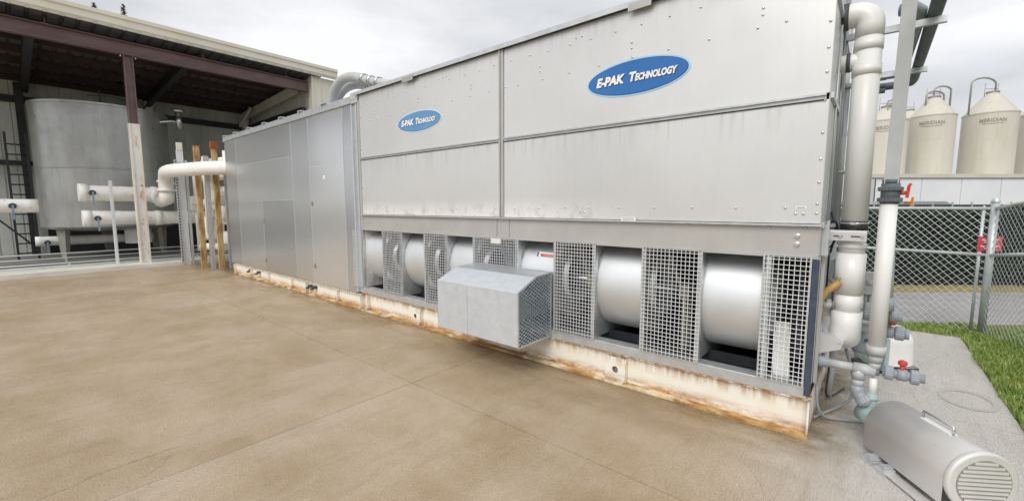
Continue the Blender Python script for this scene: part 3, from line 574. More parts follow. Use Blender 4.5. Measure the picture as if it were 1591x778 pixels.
b = MB(); b.box(-6.66, XR, Y0+.004, Y0+.02, 1.425, 1.648); b.box(-6.66, XR, Y0-.012, Y0+.004, 1.405, 1.432); part('deck_band', b, 'casing_dark', twr)
b = MB(); b.box(-6.66, XR, Y0+.025, 6.18, 1.418, 1.424); part('plenum_ceiling', b, 'dark_grey', twr)  # coloured dark to give the shade of the fan chamber
for x in (XM-.1, XM+.1): 
    b = MB(); b.box(x-.012, x+.012, Y0-.006, Y0+.003, 1.436, 1.64); part('splice_strip', b, 'casing_dark', twr)
rb = MB(); rb.lathe([(.0105, 0), (.0105, -.003), (.008, -.007), (.004, -.009), (0, -.0095)], axis='y', n=10); rme = rb.mesh('rivet', 'clamp_steel')
rbig = MB(); rbig.lathe([(.022, 0), (.022, -.004), (.016, -.006), (.014, -.014), (0, -.015)], axis='y', n=12); rbme = rbig.mesh('bolt', 'clamp_steel')
TB = Vector((XM, 5.05, 0))
def rivet(x, z, par, me=rme, nm='rivet', y=Y0): return inst(nm, me, par, Vector((x, y, z))-base_of(par))
RU = [(-6.07, 3.46), (-5.64, 3.46), (-5.33, 3.47), (-5.05, 3.33), (-5.05, 3.28), (-6.2, 3.33), (-6.2, 3.28), (-4.89, 3.47), (-4.6, 3.51), (-4.52, 3.52), (-4.44, 3.52), (-4.39, 3.47), (-4.09, 3.47), (-3.83, 3.47), (-3.58, 3.48), (-6.4, 3.46), (-5.39, 3.19), (-5.76, 3.19), (-6.1, 3.19), (-4.34, 3.19), (-3.98, 3.33), (-3.98, 3.28), (-4.0, 3.19), (-3.66, 3.19), (-4.7, 3.19), (-6.31, 3.19),
      (-3.31, 3.48), (-3.04, 3.48), (-2.79, 3.47), (-2.9, 3.33), (-2.9, 3.28), (-2.86, 3.19), (-2.52, 3.19), (-3.21, 3.19), (-3.4, 3.2), (-2.51, 3.47), (-2.44, 3.52), (-2.37, 3.52), (-2.27, 3.47), (-2.17, 3.19), (-1.83, 3.33), (-1.83, 3.28), (-1.82, 3.195), (-2.0, 3.47), (-1.74, 3.47), (-1.48, 3.47), (-1.22, 3.47), (-.96, 3.47), (-.7, 3.47), (-1.48, 3.19), (-1.14, 3.19), (-.78, 3.19), (-.75, 3.33), (-.75, 3.28), (-.59, 3.19)]
RLo = [(-6.54, 1.78), (-6.27, 1.77), (-6.01, 1.77), (-5.72, 1.76), (-5.26, 1.76), (-4.96, 1.76), (-4.58, 1.77), (-4.28, 1.77), (-3.94, 1.78), (-3.58, 1.78), (-3.26, 1.78), (-2.9, 1.78), (-2.55, 1.79), (-2.36, 1.745), (-2.31, 1.745), (-2.26, 1.79), (-1.92, 1.79), (-1.56, 1.79), (-1.22, 1.79), (-.87, 1.79), (-.52, 1.79), (-.45, 1.745), (-.4, 1.745)]
RE = [3.5, 3.3, 3.12, 2.94, 2.77, 2.57, 2.34, 2.15, 1.98, 1.82, 1.75]
panels = {}
for nm, x0, x1, z0, z1 in (('ul', XL, XM-.03, 2.62, 3.655), ('ur', XM+.03, XR, 2.62, 3.655), ('ll', XL, XM-.03, 1.672, 2.575), ('lr', XM+.03, XR, 1.672, 2.575)):
    b = MB(); b.box(x0, x1, Y0, Y0+.03, z0, z1); panels[nm] = part('casing_panel', b, 'casing', twr, bevel=.004)
for x, z in RU: rivet(x, z, panels['ul' if x < XM else 'ur'])
for x, z in RLo: rivet(x, z, panels['ll' if x < XM else 'lr'])
for z in RE: rivet(-.318, z, panels['ur' if z > 2.6 else 'lr'])
for z in RE: rivet(-6.6, z-.03, panels['ul' if z > 2.6 else 'll'])
rivet(-.43, 1.573, twr, rbme, 'bolt', Y0+.004); rivet(-.43, 1.509, twr, rbme, 'bolt', Y0+.004)
for x in (-1.75, -1.25, -.62, -.38, -2.6, -4.6, -5.9): rivet(x, 1.636, twr, rme, 'bolt', Y0+.003)
for x0, x1 in ((XL-.01, XM-.032), (XM+.032, XR-.02)):
    b = MB(); b.box(x0, x1, Y0-.028, Y0+.02, 2.602, 2.617); b.box(x0, x1, Y0-.008, Y0+.02, 2.578, 2.601); part('seam_channel', b, 'galv', twr)
    b = MB(); b.box(x0, x1, Y0-.009, Y0-.0, 2.569, 2.5765); part('seam_gap', b, 'dark_inside', twr)
b = MB(); b.box(XM-.028, XM-.012, Y0-.03, Y0+.02, 1.672, 3.66); b.box(XM-.010, XM+.028, Y0-.014, Y0+.02, 1.672, 3.66); part('vertical_seam', b, 'casing_dark', twr)
b = MB(); b.box(XL-.03, XR+.01, Y0-.035, Y0+.03, 1.652, 1.668); part('lower_ledge', b, 'galv', twr)
b = MB(); b.box(XL-.09, XR+.03, Y0-.05, Y0+.05, 3.668, 3.682); b.box(XL-.09, XR+.03, Y0-.052, Y0-.046, 3.63, 3.6675); part('top_cap', b, 'galv', twr)
b = MB(); b.box(XL-.02, XR, Y0-.02, Y0-.002, 3.63, 3.656); part('top_gasket', b, 'dark_grey', twr)  # thin dark strip just below the top cap
for x0, x1 in ((-5.35, -5.1), (-1.85, -1.63)):
    b = MB(); b.box(x0, x1, Y0-.06, Y0-.053, 3.59, 3.66)
    for k in range(9): b.box(x0+.01+k*(x1-x0-.02)/9, x0+.014+k*(x1-x0-.02)/9, Y0-.064, Y0-.0605, 3.6, 3.65)
    part('data_plate', b, 'casing_dark', twr)
b = MB(); b.box(XL, XR, 6.15, 6.18, .35, 3.65); part('back_panel', b, 'casing', twr)
b = MB(); b.box(XR-.006, XR+.0, Y0+.032, 6.149, .36, 3.65); part('end_panel', b, 'casing', twr)
b = MB(); b.box(XL, XL+.006, Y0+.032, 6.149, .42, 3.65); part('end_panel', b, 'casing', twr)
b = MB(); b.box(XL, XR, Y0+.031, 6.149, 3.60, 3.62)
for k in range(30): b.box(XL+.1+k*.205, XL+.13+k*.205, Y0+.1, 6.1, 3.621, 3.655)
part('top_louvres', b, 'galv', twr)
for z in (3.3, 2.61, 1.66): b = MB(); b.box(XR+.001, XR+.02, Y0+.035, 6.15, z-.02, z+.02); part('end_rib', b, 'galv', twr)
b = MB(); b.box(-.318, -.276, Y0-.022, Y0+.01, .34, 1.402); part('gasket_strip', b, 'navy_gasket', twr)
b = MB(); b.box(-6.70, -6.64, Y0-.0, Y0+.06, .41, 3.55); part('corner_post', b, 'casing_dark', twr)
# posts, bays, screens, blowers
posts = [-6.655, -6.045, -5.54, -4.97, -4.485, -3.945, -3.215, -2.67, -2.18, -1.645, -1.13, -.605, -.33]
for x in posts[:-1]:
    b = MB(); b.box(x-.018, x+.018, Y0-.01, Y0+.05, .406, 1.404); part('bay_post', b, 'galv', twr)
bays = [(-6.637, -6.066), (-5.517, -4.991), (-4.463, -3.965), (-3.197, -2.688), (-2.164, -1.662), (-1.114, -.622)]
for x0, x1 in bays:
    b = MB(); cy, cz, r = 4.42, .97, .485; b.lathe([(r-.03, x0-.014), (r, x0-.014), (r, x1), (r-.03, x1)], (0, cy, cz), axis='x', n=64)
    b.box(x0+.01, x1-.005, cy-.40, cy-.3, .406, .56) if False else None
    h = part('fan_housing', b, 'galv_bright', twr)
    b = MB()
    for rx in (x0+.0,): b.lathe([(r+.001, rx-.010), (r+.007, rx-.007), (r+.007, rx+.007), (r+.001, rx+.010)], (0, cy, cz), axis='x', n=48)
    part('seam_ring', b, 'galv', h)
    b = MB(); b.lathe([(.33, x1+.004), (.30, x1+.05), (.27, x1+.03), (.25, x1-.12), (0, x1-.12)], (0, cy, cz), axis='x', n=36); part('inlet_cone', b, 'galv', h)
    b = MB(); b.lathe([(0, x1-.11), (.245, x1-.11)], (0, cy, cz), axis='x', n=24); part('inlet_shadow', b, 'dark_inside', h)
    b = MB(); b.lathe([(r-.03, x0-.011), (0, x0-.011)], (0, cy, cz), axis='x', n=36); part('side_plate', b, 'tank_leg', h)  # side plates coloured darker to imitate shade behind the screens
    b = MB(); b.lathe([(r-.03, x1+.0), (.33, x1+.001)], (0, cy, cz), axis='x', n=36); part('side_plate', b, 'tank_leg', h)
    b = MB(); b.box(x0-.016, x0-.013, Y0+.051, 4.9, .406, 1.404); part('divider_panel', b, 'galv', twr)
    b = MB(); b.box(x0, x1, Y0+.34, Y0+.355, .348, .44); part('baffle', b, 'dark_inside', twr)  # dark sheet standing in for the shaded opening below the drum
b = MB(); b.rod((-6.6, 4.39, .955), (-.34, 4.39, .955), .03, 12); part('fan_shaft', b, 'clamp_steel', twr)
for x0, x1 in ((-6.03, -5.55), (-4.96, -4.49), (-2.66, -2.19), (-1.62, -1.14), (-3.93, -3.23)):
    xm = (x0+x1)/2; b = MB(); b.box(xm-.05, xm+.05, 4.28, 4.50, .9, 1.03); b.box(xm-.02, xm+.02, 4.3, 4.34, .35, .9); b.box(xm-.02, xm+.02, 4.44, 4.48, .35, .9); b.beam((xm, 4.32, .9), (xm-.2, 4.32, 1.4), .03, .03); part('bearing_stand', b, 'tank_leg', twr)
# belt guard behind the last screen
b = MB(); b.beam((-.50, 4.12, .36), (-.545, 4.30, .80), .12, .012, side=(1, .2, 0)); part('belt_guard', b, 'pvc_white', twr)
b = MB(); b.lathe([(.16, -.42), (.17, -.42), (.17, -.38), (.16, -.38)], (0, 4.39, .955), axis='x', n=28); b.lathe([(.0, -.40), (.1, -.40)], (0, 4.39, .955), axis='x', n=20); b.box(-.44, -.40, 4.3, 4.33, .5, 1.3); b.box(-.52, -.46, 4.55, 4.62, .4, 1.4); part('pulley', b, 'dark_grey', twr)
def screen(x0, x1, z0, z1, y=Y0-.022):
    b = MB(); f = .014
    b.box(x0, x1, y, y+.008, z1-f*.6, z1); b.box(x0, x1, y, y+.008, z0, z0+f*.6); b.box(x0, x0+f, y-.0, y+.008, z0+f*.6, z1-f*.6); b.box(x1-f, x1, y, y+.008, z0+f*.6, z1-f*.6)
    fr = part('fan_screen', b, 'galv', twr)
    b = MB(); nx_ = round((x1-x0)/.0375); nz_ = round((z1-z0)/.0375); w = .0022
    for i in range(1, nx_): x = x0+(x1-x0)*i/nx_+random.uniform(-.0015, .0015); b.box(x-w, x+w, y+.001, y+.005, z0+.005, z1-.005)
    for k in range(1, nz_): z = z0+(z1-z0)*k/nz_+random.uniform(-.0015, .0015); b.box(x0+.005, x1-.005, y-.004, y+.0005, z-w, z+w)
    part('wire_grid', b, 'wire', fr, kind='stuff'); return fr
for a, c in ((-6.04, -5.545), (-4.955, -4.49), (-2.665, -2.155), (-1.655, -1.105), (-.645, -.322)): screen(a, c, .40, 1.425)
screen(-6.96, -6.665, .40, 1.40)
screen(-3.955, -3.225, 1.075, 1.40)
b = MB(); b.box(-3.96, -2.68, Y0-.014, Y0-.002, 1.052, 1.072); part('hood_rail', b, 'galv', twr)
b = MB(); b.box(-3.62, -3.46, Y0-.034, Y0-.026, 1.345, 1.41); part('tag_plate', b, 'casing', twr)
# intake hood
HX0, HX1, HY = -3.97, -2.712, 3.30
pf = [(HY, .345), (HY, .915), (3.60, 1.045), (Y0-.03, 1.062)]
b = MB(); b.box(HX0, XM-.002, HY, HY+.006, .345, .905); hood = part('hood_front_panel', b, 'galv_white', twr); b = MB(); b.box(XM+.002, HX1, HY, HY+.006, .345, .905); part('hood_front_panel', b, 'galv_white', twr)
b = MB(); b.prism([(HX0, HY, .906), (HX0, 3.60, 1.040), (HX0, 3.60, 1.047), (HX0, HY, .914)], (HX1-HX0, 0, 0)); part('hood_slope', b, 'galv_white', twr)
b = MB(); b.prism([(HX0, 3.602, 1.040), (HX0, Y0-.03, 1.056), (HX0, Y0-.03, 1.063), (HX0, 3.602, 1.047)], (HX1-HX0, 0, 0)); part('hood_top', b, 'galv', twr)
b = MB(); b.prism([(HX0-.001, y, z) for y, z in pf]+[(HX0-.001, Y0-.03, .345)], (-.005, 0, 0)); part('hood_side', b, 'galv', twr)
b = MB(); b.box(HX0, HX1, HY+.006, Y0-.03, .340, .345); part('hood_bottom', b, 'dark_grey', twr)
b = MB(); e_ = [(HY, .345), (HY, .92), (3.6, 1.05), (Y0-.03, 1.066), (Y0-.03, .345)]
for (a, c), (a2, c2) in zip(e_, e_[1:]+e_[:1]): b.beam((HX1+.008, a, c), (HX1+.008, a2, c2), .012, .02, side=(1, 0, 0))
hs = part('hood_grille', b, 'galv', twr)
b = MB(); ytop = lambda y: .92+(y-HY)/.3*.13 if y < 3.6 else 1.05+(y-3.6)/.28*.016
pt = .040
for sgn in (1, -1):
    c0 = -1.2
    while c0 < 2.2:
        seg = []
        for i in range(61):
            y = HY+.005+i*(Y0-.035-HY)/60; z = c0+sgn*(y-HY)*.62
            if .35 < z < ytop(y)-.008: seg.append((y, z))
        if len(seg) > 1: b.beam((HX1+.006+.001*sgn, *seg[0]), (HX1+.006+.001*sgn, *seg[-1]), .003, .0075, side=(1, 0, 0))
        c0 += pt
part('expanded_mesh', b, 'lattice', hs, kind='stuff')
# stickers
t1 = MB(); t1.prism([(-3.08, Y0+.105, 1.10), (-2.70, Y0+.10, 1.09), (-2.70, Y0+.10, 1.27), (-2.98, Y0+.105, 1.275)], (0, -.004, 0)); ws = part('warning_label', t1, 'print_white', twr)
b = MB(); b.box(-2.94, -2.70, Y0+.094, Y0+.0975, 1.222, 1.252); part('red_band', b, 'print_red', ws)
b = MB(); b.prism([(-3.045, Y0+.0975, 1.10), (-3.03, Y0+.0975, 1.10), (-2.965, Y0+.0975, 1.268), (-2.98, Y0+.0975, 1.268)], (0, -.003, 0)); part('black_bar', b, 'print_black', ws)
tb = fit_text(text_mb('DANGER', .1), -2.9, -2.76, Y0+.0925, 1.229, 1.245); part('lettering', tb, 'print_white', ws)
for k, w_ in enumerate((.20, .17, .19, .12, .18)): b = MB(); b.box(-2.92, -2.92+w_, Y0+.094, Y0+.0955, 1.196-k*.02, 1.203-k*.02); part('print_line', b, 'print_faded', ws)
b = MB(); b.box(-1.872, -1.725, Y0-.0395, Y0-.036, 1.66, 1.70); sk = part('white_sticker', b, 'print_white', twr)
for k in range(4): b = MB(); b.box(-1.86, -1.74, Y0-.041, Y0-.04, 1.667+k*.008, 1.669+k*.008); part('print_line', b, 'print_faded', sk)
b = MB(); b.box(-.45, -.385, Y0-.003, Y0-.0005, 1.782, 1.804); sk = part('white_sticker', b, 'print_white', twr)
b = MB(); b.box(-.442, -.393, Y0-.0045, Y0-.0035, 1.790, 1.796); part('print_line', b, 'print_faded', sk)
def badge(cx_, cz_, rx, rz_, blue, pale, lbl):
    def ell(a, c, y0, y1): 
        b = MB(); return b.prism([(cx_+a*math.cos(2*math.pi*k/56), y0, cz_+c*math.sin(2*math.pi*k/56)) for k in range(56)], (0, y1-y0, 0))
    bd = part('oval_badge', ell(rx, rz_, Y0-.001, Y0-.004), pale, twr, label=lbl)
    part('blue_field', ell(rx-.024, rz_-.02, Y0-.0045, Y0-.0065), blue, bd)
    part('field_edge', ell(rx-.018, rz_-.015, Y0-.0042, Y0-.0055), 'print_dark', bd)
    for m, y, dx, dz in (('print_dark', Y0-.0072, .007, -.008), ('print_white', Y0-.0090, 0, 0)):
        for tx, xa, xb, za, zb in (('E-PAK', -.40, -.098, -.040, .048), ('T', -.052, .018, -.040, .048), ('ECHNOLOGY', .004, .40, -.040, .026)):
            s_ = rx/.51
            part('lettering', fit_text(text_mb(tx, .12, shear=.22, off=.0062), cx_+xa*s_, cx_+xb*s_, y, cz_+za, cz_+zb, 0, dz, dx), m, bd)
badge(-1.79, 3.012, .51, .168, 'logo_blue', 'logo_pale', 'deep blue oval badge with white lettering')
badge(-5.06, 3.016, .505, .150, 'logo_blue_faded', 'logo_pale_faded', 'faded light blue oval badge with white lettering')
#@@CABINET
# ------------------------------------------------------------ equipment cabinet
CX0, CX1 = -13.45, -6.9
cab = thing('equipment_cabinet', (-10.2, 5.05, 0), 'long stainless equipment cabinet with door panels left of the tower', 'cabinet')
skid(cab, -13.2, -6.74, .262, (), (-12.0, -10.9, -9.6, -8.9, -7.6))
for x in (-12.1, -11.55, -8.75, -8.55): b = MB(); b.rod((x, Y0-.02, .14), (x, Y0-.09, .15), .02, 8); b.box(x-.05, x+.05, Y0-.03, Y0+.03, .15, .2); part('pipe_stub', b, 'dark_grey', cab)
zb, zt = .268, 3.53
pan = [(-13.45, -12.60, zb, zt), (-12.60, -9.32, 2.84, zt), (-12.60, -9.32, 1.94, 2.84), (-12.60, -11.02, zb, 1.94), (-11.02, -9.32, zb, 1.94), (-9.32, -8.53, zb, zt), (-8.53, -7.20, 2.57, zt), (-7.20, CX1, zb, zt)]
for i, (x0, x1, z0, z1) in enumerate(pan):
    g_ = .004; b = MB(); b.box(x0+g_, x1-g_, Y0, Y0+.02, z0+g_, z1-g_); p = part('wall_panel', b, 'stainless', cab, bevel=.003)
    for k in range(int((z1-z0)/.14)):
        if i in (5, 7): rivet(x0+.03 if i == 5 else x0+.03, z0+.08+k*.14, p, rme, 'rivet')
    if i == 1:
        for k in range(14): rivet(x0+.15+k*.22, z1-.03, p, rme, 'rivet')
b = MB(); b.box(-8.526, -7.204, Y0-.004, Y0+.02, zb+.004, 2.566); door = part('door', b, 'stainless', cab, bevel=.003)
for z in (1.86, .62): b = MB(); b.box(-8.49, -8.455, Y0-.012, Y0-.005, z-.05, z+.05); b.rod((-8.47, Y0-.01, z), (-8.47, Y0-.035, z), .012, 8); b.beam((-8.47, Y0-.03, z), (-8.42, Y0-.03, z-.05), .012, .01); part('latch', b, 'tank_leg', door)
b = MB(); b.box(-7.98, -7.9, Y0-.007, Y0-.005, 2.32, 2.38); part('sticker', b, 'print_white', door)
for z in (1.45, .52): b = MB(); b.box(-11.01, -10.98, Y0-.012, Y0-.001, z-.05, z+.05); part('latch', b, 'tank_leg', cab)
for x0, x1, z0, z1 in ((-12.606, -12.594, zb, zt), (-9.326, -9.314, zb, zt), (-8.537, -8.523, zb, zt), (-7.207, -7.193, zb, zt), (-12.59, -9.33, 2.835, 2.845), (-12.59, -9.33, 1.935, 1.945), (-11.026, -11.014, zb, 1.93), (-8.52, -7.21, 2.564, 2.576)):
    b = MB(); b.box(x0, x1, Y0-.004, Y0-.001, z0, z1); part('joint_strip', b, 'galv_white', cab)
b = MB(); b.box(CX0, CX1, Y0+.021, 6.15, zb, zt); part('inner_body', b, 'casing_dark', cab)
b = MB(); b.box(CX0-.03, CX1+.02, Y0-.03, Y0+.06, zt, zt+.03); b.box(CX0-.03, CX1+.02, Y0+.0, Y0+.02, zt+.031, zt+.13); part('roof_rail', b, 'galv', cab)
b = MB(); b.box(CX0-.02, CX1, Y0+.06, 6.17, zt, zt+.05); part('roof', b, 'galv', cab)
for x in (-13.43, -12.62, -11.67, -10.71, -9.79, -8.86, -7.91):
    b = MB(); b.box(x-.008, x+.008, Y0-.03, Y0+.3, zt+.031, zt+.14); b.box(x-.008, x+.15, Y0-.035, Y0+.3, zt+.14, zt+.155); part('roof_bracket', b, 'galv_white', cab)
b = MB(); b.box(CX1+.0, -6.70, Y0+.03, Y0+.05, .3, 3.6); part('recessed_strip', b, 'galv', cab)
b = MB(); b.box(CX1+.002, CX1+.03, Y0-.004, Y0+.03, .3, 3.52); b.box(-6.76, -6.735, Y0+.005, Y0+.03, .3, 3.52); part('corner_angle', b, 'galv_white', cab)
b = MB(); b.box(CX1+.002, -6.67, Y0-.006, Y0+.03, 3.53, 3.70); cp = part('corner_gusset', b, 'casing', cab)
for x in (-6.86, -6.78): rivet(x, 3.6, cp, rbme, 'bolt', Y0-.006)
for i, (x0, y, pts) in enumerate(((-8.6, 4.45, [(-8.62, 3.58), (-8.62, 3.85), (-8.5, 4.1), (-8.25, 4.26), (-7.9, 4.30), (-7.5, 4.2), (-7.1, 4.06), (-6.7, 3.95), (-6.3, 3.85)]), (-8.3, 4.7, [(-8.95, 3.58), (-8.95, 3.85), (-8.82, 4.1), (-8.5, 4.24), (-8.1, 4.25), (-7.7, 4.15), (-7.3, 4.05), (-6.8, 3.92), (-6.4, 3.83)]))):
    t = thing('flexible_hose', (pts[0][0], y, 3.58), ('thick grey hose arching onto the tower roof, the nearer one', 'thick grey hose arching onto the tower roof, behind its twin')[i], 'hose', 'grey hoses over the cabinet')
    b = MB(); P = [Vector((a, y, z)) for a, z in pts]; Q = []
    for a, c in zip(P, P[1:]): Q += [a+(c-a)*k/5 for k in range(5)]
    Q.append(P[-1])
    for _ in range(8): Q = [Q[0]]+[(Q[k-1]+Q[k]*2+Q[k+1])/4 for k in range(1, len(Q)-1)]+[Q[-1]]
    k2 = len(Q)-14; b.tube(Q[:k2+1], .088, 18); part('hose', b, 'channel_grey', t)
    b = MB(); b.tube(Q[k2:], .075, 16); part('pipe_end', b, 'pvc_light_grey', t)
    for k in (k2, k2+3, k2+6): b = MB(); d = (Q[k+1]-Q[k-1]).normalized(); b.rod(Q[k]-d*.025, Q[k]+d*.025, .096, 18); part('clamp', b, 'clamp_steel', t)
#@@RIGHT
# ------------------------------------------------------------ pipework at the right end
RX, RY, RR = -.11, 4.48, .088
t = thing('pipe_riser', (RX, RY, 0), 'thick white plastic riser pipe with top elbow beside the tower end', 'pipe')
b = MB(); pts = [(-.289, RY, 3.31), (-.27, RY, 3.31)]+[(p.x, p.y, p.z) for p in arc((RX-.10, RY, 3.21), .10, math.pi/2, 0, (1, 0, 0), (0, 0, 1), 8)]+[(RX, RY, 3.12)]
b.tube(pts, RR*1.04, 24); part('top_elbow', b, 'pvc_white', t)
b = MB(); b.rod((RX, RY, 1.66), (RX, RY, 3.13), RR, 28); part('pipe_body', b, 'pvc_white', t)
for z0, z1 in ((3.02, 3.10), (2.83, 2.91), (1.46, 1.50)): b = MB(); b.rod((RX, RY, z0), (RX, RY, z1), RR*1.07, 28); part('collar', b, 'pvc_white', t)
b = MB(); b.rod((RX, RY, 1.585), (RX, RY, 1.68), RR*1.06, 28); rc = part('rubber_coupling', b, 'rubber', t)
for z in (1.598, 1.665): b = MB(); b.rod((RX, RY, z-.008), (RX, RY, z+.008), RR*1.12, 28); b.box(RX-.02, RX+.02, RY-RR*1.24, RY-RR, z-.01, z+.01); part('hose_clamp', b, 'clamp_steel', rc)
b = MB(); b.rod((RX, RY, 1.42), (RX, RY, 1.59), RR, 28); b.rod((RX, RY, 1.08), (RX, RY, 1.42), RR*1.14, 28); part('lower_sleeve', b, 'pvc_white', t)
b = MB(); b.rod((RX, RY, .92), (RX, RY, 1.09), RR*1.08, 28); pts = [(RX, RY, .935), (RX, RY, .82)]+[(p.x, p.y, p.z) for p in arc((RX, RY+.10, .80), .10, math.pi, math.pi*1.5, (0, 1, 0), (0, 0, 1), 8)]+[(RX, RY+.3, .70)]
b.tube(pts, RR*1.2, 26); part('bottom_elbow', b, 'pvc_white', t)
b = MB(); b.rod((RX, RY-RR*1.22, .80), (RX, RY-RR*1.12, .80), .012, 8); part('plug', b, 'pvc_white', t)
b = MB(); b.rod((-.289, RY, 3.31), (-.245, RY, 3.31), RR*1.16, 24); part('rubber_collar', b, 'dark_grey', t)
b = MB(); b.rod((-.289, RY, 2.95), (RX, RY, 2.95), RR*.72, 22); part('side_stub', b, 'pvc_white', t)
b = MB(); b.rod((-.24, RY, 2.95), (-.215, RY, 2.95), RR*.84, 22); part('rubber_collar', b, 'dark_grey', t)
# bracket
t = thing('pipe_bracket', (-.2, 4.36, 1.5), 'pale slotted channel bracket clamped across the white riser', 'bracket')
b = MB(); b.box(-.288, -.02, 4.345, 4.375, 1.525, 1.60); b.box(-.3, -.02, 4.345, 4.36, 1.6, 1.61); part('channel', b, 'casing', t, bevel=.003)
for x in (-.2, -.09): b = MB(); b.box(x-.03, x+.03, 4.3425, 4.3445, 1.557, 1.568); part('slot', b, 'dark_grey', t)
for x in (-.185, -.045): b = MB(); b.rod((x, 4.33, 1.563), (x, 4.342, 1.563), .011, 8); part('bolt', b, 'clamp_steel', t)
b = MB(); b.box(-.265, -.245, 4.1, 4.14, 1.42, 1.69); b.box(-.288, -.245, 4.08, 4.1, 1.42, 1.66); part('upright', b, 'galv', t)
b = MB(); b.box(-.288, -.05, 4.52, 4.54, 1.63, 1.66); part('rear_channel', b, 'casing', t)
b = MB(); b.box(-.286, -.262, 4.2, 4.25, .35, 1.42); single('end_post', b, 'casing_dark', 'narrow grey steel post rising at the open end of the fan section', 'post')
# square drain pole
t = thing('drain_pole', (.09, 4.27, .2), 'tall grey vertical pipe with red-handled valve beside the white riser', 'pipe')
b = MB(); b.beam((.092, 4.28, 1.95), (.118, 4.30, 4.6), .083, .083, side=(1, 0, 0)); part('upper_channel', b, 'channel_grey', t)
b = MB(); b.rod((.092, 4.275, .72), (.09, 4.275, 1.83), .053, 24); part('lower_pipe', b, 'pvc_white', t)
b = MB(); b.rod((.092, 4.275, 1.82), (.092, 4.275, 1.97), .056, 20); b.rod((.092, 4.275, 1.97), (.092, 4.275, 2.0), .05, 20); v = part('ball_valve', b, 'pvc_dark', t)
for z in (1.835, 1.915): b = MB(); b.gear((.092, 4.275, z), (.092, 4.275, z+.032), .074, 22); part('union_nut', b, 'pvc_dark', v)
b = MB(); b.rod((.14, 4.27, 1.90), (.186, 4.27, 1.90), .014, 8); b.beam((.186, 4.27, 1.865), (.192, 4.26, 1.955), .018, .032); b.beam((.192, 4.26, 1.955), (.204, 4.26, 1.965), .02, .018); part('handle', b, 'red_plastic', v)
b = MB(); b.beam((.216, 4.35, 1.80), (.222, 4.34, 1.87), .014, .018); b.rod((.18, 4.36, 1.83), (.22, 4.35, 1.83), .01, 6); part('second_handle', b, 'orange_plastic', v)
b = MB(); b.rod((.092, 4.275, .66), (.092, 4.275, .73), .062, 20); b.rod((.092, 4.275, .60), (.092, 4.275, .66), .045, 16); b.rod((.092, 4.275, .545), (.092, 4.275, .60), .037, 16); part('reducer', b, 'pvc_light_grey', t)
b = MB(); b.rod((.092, 4.275, .50), (.092, 4.275, .545), .034, 12); part('gauge_joint', b, 'tank_leg', t)
b = MB(); b.rod((.092, 4.275, .33), (.092, 4.275, .47), .026, 12); part('drop_pipe', b, 'pvc_white', t)
# slim pipe behind it
t = thing('slim_riser', (.13, 4.5, 1.0), 'slim light grey pipe standing right behind the valve pole', 'pipe')
b = MB(); b.rod((.145, 4.5, 1.06), (.115, 4.5, 1.86), .028, 14); part('pipe_body', b, 'pvc_light_grey', t)
b = MB(); b.rod((.147, 4.5, .97), (.144, 4.5, 1.08), .037, 16); part('coupling', b, 'pvc_grey', t)
b = MB(); b.rod((.116, 4.5, 1.84), (.115, 4.5, 1.92), .042, 16); b.gear((.115, 4.5, 1.83), (.115, 4.5, 1.85), .048, 16); part('coupling', b, 'pvc_dark', t)
b = MB(); b.rod((.148, 4.5, .86), (.147, 4.5, .97), .018, 10); part('brown_stub', b, 'bark', t)
# row 1: tee and union valve
t = thing('drain_tee', (0, 4.27, .1), 'grey plastic tee pipe with elbow down to the pump cover', 'pipe')
z = .525; yy = 4.27
b = MB(); b.rod((-.29, yy, z), (-.25, yy, z), .028, 14); b.rod((-.20, yy, z), (-.03, yy, z), .034, 18); part('pipe_body', b, 'pvc_light_grey', t)
b = MB(); b.gear((-.262, yy, z), (-.19, yy, z), .044, 18, .03); part('coupling', b, 'pvc_grey', t)
b = MB(); b.rod((-.035, yy, z), (.10, yy, z), .044, 20); b.rod((.0, yy, .44), (.0, yy, z), .043, 20); part('tee', b, 'pvc_light_grey', t)
b = MB(); b.rod((0, yy, .385), (0, yy, .445), .039, 18); part('drop_pipe', b, 'pvc_light_grey', t)
b = MB(); b.tube([(0, yy, .39), (0, yy, .345), (.015, yy-.005, .31), (.05, yy-.02, .275), (.075, yy-.03, .255)], .046, 18); part('elbow', b, 'pvc_grey', t)
b = MB(); b.gear((.03, yy-.01, .295), (.065, yy-.028, .262), .054, 18); part('union_nut', b, 'pvc_grey', t)
t = thing('union_valve', (.27, yy, .45), 'grey union ball valve with red handle lowest on the drain pipe', 'valve')
def uvalve(t, x, y, z, s=1, hz=1):
    b = MB(); b.rod((x-.13*s, y, z), (x+.15*s, y, z), .040*s, 20); b.rod((x-.03*s, y, z), (x+.035*s, y, z), .052*s, 18); part('valve_body', b, 'pvc_grey', t)
    b = MB(); b.rod((x, y, z+.03*s), (x, y, z+.085*s), .018*s, 10); b.lathe([(.0, .088*s), (.026*s, .088*s), (.034*s, .10*s), (.03*s, .125*s), (.012*s, .135*s), (0, .135*s)], (x, y, z), n=14); part('handle', b, 'red_plastic', t)
    for dx in (-.085, .085): b = MB(); b.gear((x+(dx-.03)*s, y, z), (x+(dx+.03)*s, y, z), .064*s, 22); part('union_nut', b, 'pvc_grey', t)
uvalve(t, .25, yy, .535, .85)
t = thing('union_valve', (.17, 4.6, .9), 'large ribbed grey union fitting behind the white lower pole', 'valve')
b = MB(); b.rod((-.29, 4.6, .885), (-.20, 4.6, .885), .042, 16); part('white_stub', b, 'pvc_white', t)
b = MB(); b.rod((-.22, 4.6, .895), (.24, 4.6, .915), .046, 18); part('pipe_body', b, 'pvc_grey', t)
